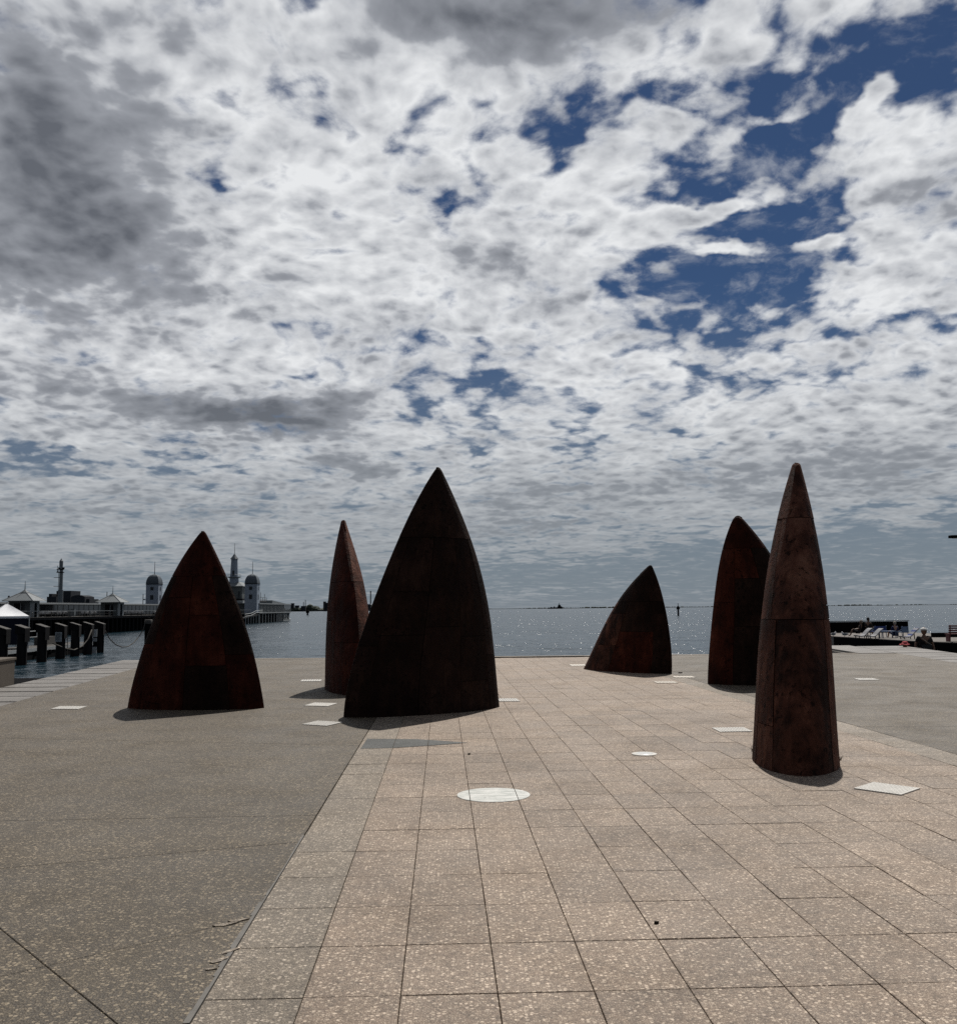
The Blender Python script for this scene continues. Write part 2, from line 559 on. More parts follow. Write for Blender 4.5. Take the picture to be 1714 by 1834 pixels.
def rust(name, dark, mid, light, lift=.0):
    """oxidised, patched steel: runs, blotches, pits"""
    mt, T, b = principled(name, mid, .85, .06)
    co = T.new('ShaderNodeNewGeometry').outputs['Position']
    rnd = T.new('ShaderNodeObjectInfo').outputs['Random']
    off = T.comb(T.m('MULTIPLY', rnd, 13.0), T.m('MULTIPLY', rnd, 7.0), 0.0)
    q = T.v('ADD', co, off)
    blot = T.noise(q, 1.6, 6, .62)
    run = T.noise(T.v('MULTIPLY', q, (7, 7, .9)), 1.0, 5, .6)
    pit = T.noise(q, 15.0, 6, .7)
    lum = T.m('ADD', T.m('MULTIPLY_ADD', T.m('SUBTRACT', blot, .5), 1.9, .45), T.m('MULTIPLY_ADD', T.m('SUBTRACT', run, .5), 1.1, .28))
    lum = T.m('ADD', lum, T.m('MULTIPLY', T.m('SUBTRACT', T.noise(T.v('MULTIPLY', q, (1, 1, .6)), 9.0, 5, .7), .5), .9))
    lum = T.m('ADD', lum, T.m('MULTIPLY_ADD', rnd, .22, -.48 + lift))
    c = T.mix(T.rng(lum, .10, .60, 0, 1, False), dark, mid)
    c = T.mix(T.rng(lum, .52, 1.0, 0, 1, False), c, light)
    hole = T.m('MULTIPLY', T.rng(pit, .56, .62, 0, 1), T.rng(T.noise(q, 2.6, 3, .5), .42, .56, 0, 1))
    c = T.mix(T.m('MULTIPLY', hole, .8), c, (dark[0] * .4, dark[1] * .4, dark[2] * .4, 1))
    T.put(b.inputs['Base Color'], c)
    T.put(b.inputs['Roughness'], T.rng(run, .3, .7, .62, .88, False))
    bp = T.new('ShaderNodeBump')
    bp.inputs['Strength'].default_value = .7
    bp.inputs['Distance'].default_value = .045
    T.put(bp.inputs['Height'], T.m('ADD', T.m('SUBTRACT', pit, T.m('MULTIPLY', hole, .5)), T.m('MULTIPLY', run, .5)))
    T.put(b.inputs['Normal'], bp.outputs[0])
    return mt


M_TILE = aggregate('paving_aggregate', (.148, .108, .077), (.136, .098, .070), (.325, .262, .198), 100, tint=.12, light=.24)
M_SLAB = aggregate('slab_aggregate', (.042, .0318, .0196), (.035, .0266, .0165), (.150, .120, .080), 90, tint=.05, light=.24)
M_PALE = aggregate('edge_aggregate', (.124, .100, .074), (.114, .092, .068), (.285, .240, .186), 98, tint=.10, light=.22)
M_PLANK = aggregate('smooth_concrete', (.125, .117, .108), (.118, .110, .101), (.155, .144, .132), 60, tint=.12, light=.05)
M_WALLC = worn('board_marked_concrete', (.085, .072, .058), .85, .2, .3, 3.0)
M_BED = worn('dark_bed', (.020, .017, .014), .9, .2)
M_QUAY = worn('quay_concrete', (.11, .10, .09), .85, .3)
M_INLAY = aggregate('bluestone', (.030, .032, .030), (.028, .031, .029), (.060, .065, .064), 55, tint=.05, light=.10)
M_WHITE = worn('white_grid_paint', (.47, .455, .42), .55, .35, .40, 7)
M_CREAM = worn('cream_plate', (.46, .42, .36), .5, .5, .12, 20)
M_RUSTB = rust('rust_black_brown', (.0105, .0055, .0040), (.0230, .0115, .0082), (.042, .0230, .0170))
M_RUSTR = rust('rust_red_brown', (.0230, .0060, .0036), (.0600, .0150, .0085), (.100, .0300, .0180))
M_RUSTN = rust('rust_brown', (.0170, .0080, .0060), (.0860, .0340, .0225), (.165, .080, .054), .06)
M_STEEL = worn('dark_core', (.006, .004, .003), .85, .1)
M_PILE = worn('tarred_timber', (.010, .0095, .010), .85, .12, .5, 4, streak=.25)
M_CAP = worn('grey_timber_cap', (.060, .057, .053), .8, .2, .4, 5)
M_BLACK = worn('black_steel', (.005, .005, .0055), .95, .03)
M_RAILW = worn('pale_rail_paint', (.25, .265, .27), .6, .3)
M_WALLW = worn('pale_blue_grey_paint', (.24, .28, .335), .7, .3, .12, 1)
M_WALLG = worn('grey_green_paint', (.085, .095, .096), .7, .3, .12, 1)
M_ROOFG = worn('grey_metal_roof', (.135, .150, .158), .6, .3, .15, 2)
M_DOME = worn('slate_blue_metal', (.072, .088, .105), .6, .3, .15, 2)
M_GLASS = principled('dark_window_glass', (.012, .014, .018), .12, .5)[0]
M_DARKW = worn('dark_facade', (.010, .010, .011), .8, .1)
M_CANVAS = worn('white_canvas', (.72, .73, .75), .7, .3, .10, 3)
M_BLUEW = worn('blue_tent_wall', (.010, .012, .022), .8, .1)
M_ROPE = worn('pale_rope', (.085, .080, .072), .9, .1)
M_FAR = worn('far_grey_concrete', (.035, .038, .044), .9, .1, .2, .05)

# ------------------------------------------------------------------ the quay: body, paving, slabs, edge planks
def left_in(y):
    return -8.26 - .1406 * (y - 16.55)


def right_in(y):
    return 13.96 + .146 * (y - 32.8)


Y0, Y1 = -14.0, 32.45
LW, RW = 1.45, 1.85
qb = MB().prism([(left_in(Y0) - .12, Y0), (right_in(Y0) + .12, Y0), (right_in(Y1) + .12, Y1), (left_in(Y1) - .12, Y1)], -3.5, -.062)
qb.prism([(12.6, Y1 + .002), (right_in(Y1) + .1, Y1 + .002), (right_in(39) + .1, 39.2), (13.4, 39.2)], -3.5, -.070)
tag(qb.build('quay', M_QUAY), kind='structure')

# pavement of pale oblong tiles laid in sixteen straight columns
TW, TL, GAP = .405, .604, .0042
YAW = math.atan((857 - 792) / F_PX)
pav_o = gp(340, 1834)
pave = tag(empty('pavement', (pav_o.x, pav_o.y, 0), YAW), kind='structure')
PINV = pave.matrix_basis.inverted() if False else (Matrix.Translation((pav_o.x, pav_o.y, 0)) @ Matrix.Rotation(YAW, 4, 'Z')).inverted()
PFWD = PINV.inverted()
t_ref = (PINV @ gp(1160, 1773)).y % TL


def tile_mesh(k):
    b = MB()
    w, l, c = (TW - GAP) / 2, (TL - GAP) / 2, .0022
    jj = [random.uniform(-.0012, .0012) for _ in range(4)]
    b.prism([(-w, -l + jj[0]), (w, -l + jj[1]), (w, l + jj[2]), (-w, l + jj[3])], -.055, 0, c)
    return b


tiles = []
NCOL = 16
for r in range(-2, 47):
    for c in range(NCOL):
        x, y = (c + .5) * TW, t_ref + (r + .5) * TL
        p = PFWD @ Vector((x, y, 0))
        if p.y > Y1 - .75 or p.y < 1.6:
            continue
        tiles.append((x, y, p))


def in_frame(p):
    v = p - EYE
    zf = v.dot(CAM_F)
    if zf < 1:
        return False
    u, w = v.dot(CAM_R) / zf * F_PX + CX, CY - v.dot(CAM_U) / zf * F_PX
    return -150 < u < 1860 and w < 2050


tiles.sort(key=lambda q: (not in_frame(q[2]), q[2].y))
tmeshes = [tile_mesh(k).mesh('paving_tile', M_TILE) for k in range(5)]
emeshes = [tile_mesh(k).mesh('paving_tile', M_PALE) for k in range(3)]
rest = MB()
rest_e = MB()
for i, (x, y, p) in enumerate(tiles):
    edge = x < TW or (x > TW * (NCOL - 1) and p.y > 8)
    dz, rx, ry = random.uniform(-.0016, .0010), random.gauss(0, .0022), random.gauss(0, .0022)
    if i < 285:
        o = bpy.data.objects.new('paving_tile', random.choice(emeshes if edge else tmeshes))
        COL.objects.link(o)
        o.parent = pave
        o.location = (x, y, dz)
        o.rotation_euler = (rx, ry, random.gauss(0, .0012))
    else:
        me = random.choice(tmeshes)
        b = rest_e if edge else rest
        M = Matrix.Translation((x, y, dz)) @ Matrix.Rotation(rx, 4, 'X') @ Matrix.Rotation(ry, 4, 'Y')
        b.add([M @ v.co for v in me.vertices], [tuple(q.vertices) for q in me.polygons])


def build_local(b, name, mat, parent):
    o = bpy.data.objects.new(name, b.mesh(name, mat))
    COL.objects.link(o)
    o.parent = parent
    return o


tag(build_local(rest, 'distant_tiles', M_TILE, pave), kind='stuff')
tag(build_local(rest_e, 'border_tiles', M_PALE, pave), kind='stuff')


def pav(px, py):
    p = PINV @ gp(px, py)
    return (p.x, p.y)


def by_columns(poly, name, mat, z, label):
    """an inlay laid across several tiles: one piece per tile column, joints kept open"""
    for c in range(NCOL):
        q = clip(poly, Vector((c * TW + GAP / 2 + .001, 0)), Vector((1, 0)))
        if len(q) >= 3:
            q = clip(q, Vector(((c + 1) * TW - GAP / 2 - .001, 0)), Vector((-1, 0)))
        if len(q) >= 3:
            tag(build_local(MB().prism(q, -.02, z), name, mat, pave), label)


by_columns([pav(646, 1341.5), pav(658, 1324), pav(745, 1324.5), pav(790, 1327.5), pav(838, 1331), pav(770, 1336), pav(700, 1340.5)],
           'dark_inlay', M_INLAY, .0034, 'piece of the dark bluestone wedge let into the pale tiles')
M_DISC, _T, _b = principled('worn_white_marble', (.5, .5, .47), .5, .4)
_p = _T.new('ShaderNodeNewGeometry').outputs['Position']
_n = _T.noise(_T.v('MULTIPLY', _p, (3, 9, 1)), 2.0, 6, .65)
_n2 = _T.noise(_p, 22, 4, .6)
_c = _T.mix(_T.rng(_n, .38, .62), (.33, .345, .32, 1), (.53, .53, .50, 1))
_c = _T.mix(_T.rng(_n2, .64, .70, 0, .8), _c, (.12, .12, .10, 1))
_T.put(_b.inputs['Base Color'], _c)
dc = PINV @ gp(884, 1424.2)
by_columns([(dc.x + .315 * math.cos(a * math.pi / 20), dc.y + .315 * math.sin(a * math.pi / 20)) for a in range(40)],
           'round_inlay', M_DISC, .0030, 'piece of the round worn white stone let into the pale tiles')

# flat concrete floors of darker aggregate on both sides, saw-cut into fans
floor_l = tag(empty('concrete_floor', (-5, 12, 0)), kind='structure')
floor_r = tag(empty('concrete_floor', (10, 20, 0)), kind='structure')
pl = [PFWD @ Vector((-.006, t, 0)) for t in (-16.0, 29.15)]
pr = [PFWD @ Vector((NCOL * TW + .006, t, 0)) for t in (-16.0, 29.15)]


def on_line(a, b, y):
    return a.x + (b.x - a.x) * (y - a.y) / (b.y - a.y)


yb, yf = -13.8, Y1 - .36
left_poly = [(left_in(yb), yb), (on_line(*pl, yb), yb), (on_line(*pl, yf), yf), (left_in(yf), yf)]
pieces = [left_poly]
for a, b in (((0, 1556), (453, 1516)), ((0, 1471), (543, 1461)), ((0, 1344), (441, 1375)), ((0, 1322), (571, 1334))):
    pieces = cut(pieces, gp(*a), gp(*b))
near = [p for p in pieces if min(q[1] for q in p) < 0]
pieces = [p for p in pieces if p not in near]
near = cut(near, gp(0, 1750), gp(410, 1655))
near = cut(near, gp(0, 1663), gp(210, 1834))
far_ = []
for p in pieces + near:
    far_.append(p)
for p in cut([q for q in far_ if max(v[1] for v in q) > 30], (-20, 19.5), (5, 20.5)):
    far_.append(p)
far_ = [p for p in far_ if not (max(v[1] for v in p) > 30 and min(v[1] for v in p) < 15)]
for p in far_:
    q = inset(p if sum(p[i][0] * p[(i + 1) % len(p)][1] - p[(i + 1) % len(p)][0] * p[i][1] for i in range(len(p))) > 0 else p[::-1], .002)
    MB().prism(q, -.058, random.uniform(-.001, 0), .003).build('concrete_slab', M_SLAB, floor_l)
right_poly = [(on_line(*pr, yb), yb), (right_in(yb), yb), (right_in(yf), yf), (on_line(*pr, yf), yf)]
pieces = [right_poly]
for a, b in (((0, 4.5), (20, 6.0)), ((0, 13.2), (20, 12.0)), ((0, 22.5), (20, 21.0))):
    pieces = cut(pieces, a, b)
for p in pieces:
    q = inset(p if sum(p[i][0] * p[(i + 1) % len(p)][1] - p[(i + 1) % len(p)][0] * p[i][1] for i in range(len(p))) > 0 else p[::-1], .002)
    MB().prism(q, -.058, random.uniform(-.001, 0), .003).build('concrete_slab', M_SLAB, floor_r)
# grey sealant squeezed out along the seam between slab and tiles, and the broken slab edges next to it
seal = MB()
for t in [i * .12 for i in range(0, 26)]:
    w = random.uniform(.010, .026) if t < 1.5 else random.uniform(.004, .012)
    a, b = PFWD @ Vector((-.005 - w, t, 0)), PFWD @ Vector((-.002, t, 0))
    c, d = PFWD @ Vector((-.002, t + .119, 0)), PFWD @ Vector((-.005 - w * random.uniform(.8, 1.1), t + .119, 0))
    seal.prism([(q.x, q.y) for q in (a, b, c, d)], -.02, .0022)
seal.build('joint_sealant', worn('grey_sealant', (.10, .094, .085), .7, .3), floor_l)
for (px, py, sx, sy, rot) in ((405, 1657, .16, .05, .5), (428, 1650, .13, .035, .45), (392, 1722, .11, .04, .9), (415, 1704, .12, .03, .85), (380, 1737, .06, .025, .4)):
    c = gp(px, py)
    pts = []
    for k in range(7):
        a = 2 * math.pi * k / 7
        rr = random.uniform(.65, 1.1)
        x, y = sx / 2 * rr * math.cos(a), sy / 2 * rr * math.sin(a)
        pts.append((c.x + x * math.cos(rot) - y * math.sin(rot), c.y + x * math.sin(rot) + y * math.cos(rot)))
    b = MB().prism(pts, -.01, .004)
    n = len(pts)
    for i in range(n, 2 * n):
        b.v[i].z += .003 * max(0, math.sin(i * 2.1))
    tag(b.build('broken_chip', M_PALE, floor_l), 'flaked concrete chip lifting at the edge of the slab')

# edge walkways: broad concrete planks with open gaps
walk_l = tag(empty('edge_walkway', (-10, 20, 0)), kind='structure')
walk_r = tag(empty('edge_walkway', (14, 28, 0)), kind='structure')


def planks(root, inner, width, side, ys, gap):
    for i in range(len(ys) - 1):
        a, b = ys[i] + gap / 2, ys[i + 1] - gap / 2
        g = .006 * side
        poly = [(inner(a) + g, a), (inner(a) + side * width, a), (inner(b) + side * width, b), (inner(b) + g, b)]
        z = random.uniform(-.004, .004)
        MB().prism(poly, -.14, z, .006).build('edge_plank', M_PLANK, root)


ys = []
y = 16.5
while y < Y1 - .4:
    ys.append(y)
    y += 1.12
ys.append(Y1 - .02)
ys = [16.5 - 1.12 * k for k in range(14, 0, -1)] + ys
planks(walk_l, left_in, LW, -1, ys, .13)
ys = [26.9 + 1.38 * k for k in range(-12, 10)]
ys = [v for v in ys if v < 39]
planks(walk_r, right_in, RW, 1, ys, .13)
for root, inner, wd, sd in ((walk_l, left_in, LW, -1), (walk_r, right_in, RW, 1)):
    for o_ in (.10, wd - .35):
        a_, b_ = inner(Y0), inner(Y1 if sd < 0 else 38.9)
        y_ = Y1 if sd < 0 else 38.9
        MB().prism([(a_ + sd * o_, Y0), (a_ + sd * (o_ + .22), Y0), (b_ + sd * (o_ + .22), y_), (b_ + sd * o_, y_)], -3.4, -.145).build('bearer_wall', M_BLACK, root)
# floor of the pier-like corner beyond the slab and the coping stones along the water
MB().prism([(12.75, Y1 + .01), (right_in(Y1) - .03, Y1 + .01), (right_in(38.8) - .03, 38.8), (13.4, 38.8)], -.066, -.002, .004).build('edge_plank', M_PLANK, walk_r)
coping = tag(empty('kerb', (0, Y1, 0)), kind='structure')
x = left_in(Y1)
while x < 12.6:
    x2 = min(x + 1.55, 12.6)
    MB().box(x + .004, x2 - .004, Y1 - .345, Y1 + .02, -.2, random.uniform(.004, .010)).build('coping_stone', M_PALE, coping)
    x = x2

# ------------------------------------------------------------------ water, far shore, hills
WZ = -2.0
M_WATER, T, b = principled('sea_water', (.010, .024, .034), .14, .5)
b.inputs['IOR'].default_value = 1.333
pos = T.new('ShaderNodeNewGeometry').outputs['Position']
wv = T.v('ADD', pos, T.v('SCALE', T.v('SUBTRACT', T.noise(pos, .03, 2, .5, color=True), (.5, .5, .5)), scale=9.0))
h1 = T.noise(T.v('MULTIPLY', wv, (.05, .065, 1)), 1.0, 3, .5, '2D')
h2 = T.noise(T.v('MULTIPLY', wv, (.24, .27, 1)), 1.0, 3, .55, '2D')
h3 = T.noise(T.v('MULTIPLY', wv, (1.0, 1.1, 1)), 1.0, 3, .6, '2D')
hh = T.m('ADD', T.m('MULTIPLY', h1, 2.6), T.m('ADD', T.m('MULTIPLY', h2, 1.25), T.m('MULTIPLY', h3, .20)))
bp = T.new('ShaderNodeBump')
bp.inputs['Strength'].default_value = 1.0
bp.inputs['Distance'].default_value = .78
T.put(bp.inputs['Height'], hh)
T.put(b.inputs['Normal'], bp.outputs[0])
tag(MB().add([(-14000, -300, WZ), (14000, -300, WZ), (14000, 16000, WZ), (-14000, 16000, WZ)], [(0, 1, 2, 3)]).build('water', M_WATER), kind='structure')

M_TREE, T, b = principled('far_foliage', (.03, .04, .03), .8, .2)
T.put(b.inputs['Base Color'], T.mix(T.noise(T.new('ShaderNodeNewGeometry').outputs['Position'], .03, 4, .6), (.018, .028, .020, 1), (.05, .06, .045, 1)))
M_LAND = worn('far_land', (.05, .055, .045), .9, .2, .2, .01)


def shore(name, x0, y0, x1, y1, hmin, hmax, step, depth):
    random.seed(int(x0) + 99)
    land = MB()
    L = math.hypot(x1 - x0, y1 - y0)
    n = int(L / step)
    tr = MB()
    for i in range(n):
        f = (i + random.random()) / n
        h = random.uniform(hmin, hmax) * (.75 + .5 * math.sin(f * 23) * math.sin(f * 61)) * (1.3 if random.random() < .05 else 1)
        w = h * random.uniform(.8, 2.2)
        cx, cy = x0 + (x1 - x0) * f, y0 + (y1 - y0) * f + random.uniform(0, depth)
        tr.ball((cx, cy, WZ + h * .45), w * .5, w * .5, h * .55, 7, 4)
    tag(tr.build(name, M_TREE, smooth=False), kind='stuff')
    land.prism([(x0, y0 - 5), (x1, y1 - 5), (x1, y1 + 900), (x0, y0 + 900)], WZ - 1, WZ + hmin * .35)
    return land


land = shore('shore_trees', -760, 3000, -120, 3300, 13, 21, 7, 60)
l2 = shore('shore_trees', -260, 5600, 5200, 6600, 6, 8.5, 9, 120)
land.add(l2.v, l2.f)
tag(land.build('far_shore', M_LAND), kind='structure')
# low granite hills far behind the bay
hl = MB()
nx, ny = 60, 8
for j in range(ny + 1):
    for i in range(nx + 1):
        x = -4200 + 3300 * i / nx
        yy = 14000 + 1500 * j / ny
        q = math.sin(math.pi * j / ny)
        px = 857 + x / 14000 * F_PX
        hgt = 95 * math.exp(-((px - 640) / 48) ** 2) + 42 * math.exp(-((px - 590) / 30) ** 2) + 16 * math.exp(-((px - 540) / 60) ** 2) + 6 * math.sin(i * 1.3) * math.exp(-((px - 620) / 70) ** 2)
        hl.v.append(Vector((x, yy, WZ - 3 + hgt * q)))
for j in range(ny):
    for i in range(nx):
        a = j * (nx + 1) + i
        hl.f.append((a, a + 1, a + nx + 2, a + nx + 1))
tag(hl.build('hills', M_LAND, smooth=True), kind='structure')

# ------------------------------------------------------------------ the six steel fins
import numpy as np


def on_plane(px, py, C, nrm):
    """ray through a pixel meets the vertical plane through C with horizontal normal nrm"""
    d = ray(px, py)
    t = (C - EYE).dot(nrm) / d.dot(nrm)
    return EYE + d * t


def fit(samples, H, deg=4):
    z = np.array([s[0] for s in samples])
    x = np.array([s[1] for s in samples])
    k = np.polyfit(z / H, x, deg)
    return lambda zz: float(np.polyval(k, zz / H))


def fin(label, C, axis, H, back, front, lat, thick, layout, mats, p_exp=1.25, tip=.03):
    """C base centre; axis unit chord vector; front/back chord limits, lateral offset and thickness as functions of height.
    section angle u: 0 at the end the axis points to, .25 on the face towards -90 deg of the axis, .5 at the other end."""
    a = Vector((axis[0], axis[1], 0)).normalized()
    b = Vector((a.y, -a.x, 0))
    root = thing('steel_fin', (C.x, C.y, 0), label, 'sculpture', 'rusty steel fins standing on the quay')

    def pt(u, t, off=0.0):
        # t runs to the apex; near the very top the section shrinks to a rounded tip
        z = H * t
        zz = min(z, H - .001)
        f, k = front(zz), back(zz)
        half, mid = max((k - f) / 2, .02), (k + f) / 2
        th = max(thick(zz), .05)
        if z > H - tip:
            q = max(0.0, (H - z) / tip)
            s = max(.02, math.sqrt(max(0, 1 - (1 - q) ** 2)))
            half *= s
            th *= s
        th0 = 2 * math.pi * u
        sn = math.sin(th0)
        along = mid + (half + off) * math.cos(th0)
        latr = lat(zz) + (th / 2 + off) * (1 if sn >= 0 else -1) * abs(sn) ** p_exp
        p = C + a * along + b * latr
        return Vector((p.x, p.y, z))

    # hidden inner shell, a little smaller than the plates
    nu, ntt = 56, 26
    core = MB()
    ts = [(j / ntt) ** .85 for j in range(ntt)] + [.985, .99, .994, .997, .9985, 1.0]
    ts = sorted(set(ts))
    for t in ts:
        for i in range(nu):
            q = pt(i / nu, min(t, 1 - .004), -.012)
            q.z = q.z if t < .99 else H * (1 - .004)
            core.v.append(q)
    for j in range(len(ts) - 1):
        for i in range(nu):
            i2 = (i + 1) % nu
            core.f.append((j * nu + i, j * nu + i2, (j + 1) * nu + i2, (j + 1) * nu + i))
    core.f.append(tuple(range((len(ts) - 1) * nu, len(ts) * nu)))
    core.build('inner_shell', M_STEEL, root, smooth=True)

    for (u0, u1, t0, t1, mi, out) in layout:
        g = .0035
        n = max(3, int((u1 - u0) * 44))
        mts = max(2, int((t1 - t0) * 20))
        pb = MB()
        gt = g / H
        tt0 = t0 + (gt if t0 > 0 else 0)
        rows = [tt0 + (t1 - gt - tt0) * j / mts for j in range(mts + 1)]
        if t1 >= 1:
            rows = [tt0 + (1 - tt0) * (1 - (1 - j / (mts + 12)) ** 2.2) for j in range(mts + 12)] + [.9998]
        closed = u1 - u0 > .999

        def width(t):
            z = H * t
            return max(.05, (back(z) - front(z)) * 2.2)
        for t in rows:
            for i in range(n + 1):
                gu = 0 if closed else g / width(t)
                u = u0 + gu + (u1 - u0 - 2 * gu) * i / n
                pb.v.append(pt(u, t, out))
        m_ = n + 1
        nr = len(rows)
        for j in range(nr - 1):
            for i in range(n):
                pb.f.append((j * m_ + i, j * m_ + i + 1, (j + 1) * m_ + i + 1, (j + 1) * m_ + i))
        # turned-in rims give the plate its thickness
        rim = [i for i in range(n + 1)] + [j * m_ + n for j in range(1, nr)] + [(nr - 1) * m_ + i for i in range(n - 1, -1, -1)] + [j * m_ for j in range(nr - 2, 0, -1)]
        ctr = C + a * ((front(H * t0) + back(H * t0)) / 2)
        base = len(pb.v)
        for r_ in rim:
            p = pb.v[r_]
            inn = Vector((ctr.x - p.x, ctr.y - p.y, 0))
            inn = inn.normalized() * .022 if inn.length > .03 else Vector()
            pb.v.append(p + inn)
        k_ = len(rim)
        for i in range(k_):
            pb.f.append((rim[i], rim[(i + 1) % k_], base + (i + 1) % k_, base + i))
        pb.build('steel_plate', mats[mi], root, auto=38)
    return root


def broad(label, A, B, left, right, apex, th0, layout, mats, texp=.75, tip=.03, p_exp=1.25):
    A, B = gp(*A), gp(*B)
    C = (A + B) / 2
    a = (B - A).normalized()
    nrm = Vector((a.y, -a.x, 0))
    top = on_plane(*apex, C, nrm)
    H = top.z
    L = [((q := on_plane(x, y, C, nrm)).z, (q - C).dot(a)) for x, y in left]
    Rr = [((q := on_plane(x, y, C, nrm)).z, (q - C).dot(a)) for x, y in right]
    fl, fr = fit(L, H), fit(Rr, H)
    while fr(H) - fl(H) < .05:
        H -= .005

    w0 = fr(0) - fl(0)
    return fin(label, C, a, H, fr, fl, lambda z: 0.0, lambda z: th0 * max(.001, (fr(z) - fl(z)) / w0) ** texp, layout, mats, p_exp, tip)


def cols(u0, u1, colspec, cap, mats_cycle):
    """plates of one face: columns (u fraction, height cuts) under a cap"""
    out = []
    xs = [0] + [c[0] for c in colspec]
    for i, (uf, cuts, ms) in enumerate(colspec):
        ua, ub = u0 + (u1 - u0) * xs[i], u0 + (u1 - u0) * uf
        zs = [0] + list(cuts) + [cap]
        for j in range(len(zs) - 1):
            out.append((ua, ub, zs[j], zs[j + 1], ms[j % len(ms)], random.choice((0, .001, .002, .004, .003))))
    return out


# u .0->.5 is the face turned to the viewer, from its right end to its left end
lay_big = cols(.0, .5, [(.22, (.22, .33), (0, 1, 0)), (.40, (.12, .30), (0, 0, 1)), (.58, (.34,), (1, 0)), (.80, (.31, .48), (0, 1, 0)), (1.0, (.27,), (0, 1))], .70, None) \
    + [(.0, .5, .70, 1.0, 0, .003)] + cols(.5, 1.0, [(.3, (.3,), (1, 0)), (.6, (.45,), (0, 1)), (1.0, (.35,), (1, 0))], .70, None) + [(.5, 1.0, .70, 1.0, 1, .002)]
broad('tallest and broadest fin, near black plates, on the edge of the pale tiles', (614.5, 1285), (893, 1265.5),
      [(615.9, 1283.6), (639, 1163.6), (658, 1111.8), (680, 1046), (701.8, 994.5), (726.3, 937.3), (751, 889.5), (770, 855.5), (778, 843)],
      [(893, 1264.5), (888.6, 1212.7), (881.8, 1147), (873.6, 1088.6), (862.7, 1032.7), (849, 985), (832.7, 937.3), (813.6, 893.6), (798.6, 861), (791.5, 843)],
      (785, 835.0), .92, lay_big, (M_RUSTB, M_RUSTB), tip=.06)
lay_l = cols(.0, .5, [(.30, (.30,), (0, 1)), (.52, (.24, .52), (1, 0, 0)), (.76, (.62,), (0, 0)), (1.0, (.36,), (0, 1))], .74, None) \
    + [(.0, .5, .74, 1.0, 0, .002)] + cols(.5, 1.0, [(.4, (.3,), (0, 0)), (1.0, (.45,), (0, 0))], .74, None) + [(.5, 1.0, .74, 1.0, 0, .002)]
broad('red brown fin standing alone on the dark concrete floor, in front of the pier', (229.5, 1268), (473, 1268.2),
      [(229.3, 1263.4), (244.3, 1200.9), (257.3, 1157.9), (274, 1109), (287, 1079.5), (304, 1042), (324.6, 1003), (339.5, 978.7), (355, 959.5)],
      [(473, 1267), (466.5, 1225), (457, 1184), (444, 1133.6), (427, 1085), (408.6, 1038.4), (388, 993.6), (371, 959)],
      (362.5, 951), .72, lay_l, (M_RUSTR, M_RUSTB), tip=.05)
lay_s = cols(.0, .5, [(.25, (.55,), (1, 1)), (.56, (.38,), (0, 1)), (.78, (.25, .55), (2, 2, 1)), (1.0, (.45,), (2, 2))], .66, None) \
    + [(.0, .5, .66, 1.0, 1, .003)] + cols(.5, 1.0, [(.5, (.3,), (1, 0)), (1.0, (.4,), (0, 1))], .66, None) + [(.5, 1.0, .66, 1.0, 0, .002)]
broad('lowest fin, leaning to the right, near the water edge of the pale tiles', (1046.4, 1198.3), (1202.6, 1207),
      [(1046.4, 1197.5), (1068.7, 1150), (1089.5, 1106.8), (1108.8, 1075.5), (1128, 1048.8), (1149, 1026.4)],
      [(1202.6, 1206.5), (1202, 1167.8), (1196.6, 1120), (1187.7, 1075.5), (1178.8, 1042.8), (1169.8, 1019)],
      (1165, 1008.7), .80, lay_s, (M_RUSTR, M_RUSTB, M_RUSTN))
lay_rb = cols(.0, .5, [(.42, (.25, .62), (1, 1, 1)), (.66, (.34, .62), (1, 1, 0)), (1.0, (.48,), (0, 0))], .80, None) \
    + [(.0, .5, .80, 1.0, 0, .003)] + cols(.5, 1.0, [(.5, (.3,), (0, 0)), (1.0, (.4,), (0, 0))], .80, None) + [(.5, 1.0, .80, 1.0, 0, .002)]
broad('dark red fin partly hidden behind the brown pointed one, blunt at its top', (1268, 1224.6), (1442, 1226),
      [(1267.4, 1225), (1269.5, 1185.6), (1272.5, 1135), (1278.4, 1078.5), (1285.9, 1028), (1294.8, 980), (1303.7, 950.6), (1313, 930)],
      [(1330.5, 929), (1351.3, 953.6), (1366, 973), (1378, 989.3), (1405, 1035), (1423, 1095), (1435, 1160), (1441, 1225)],
      (1321.6, 923.5), .80, lay_rb, (M_RUSTR, M_RUSTB), tip=.09)


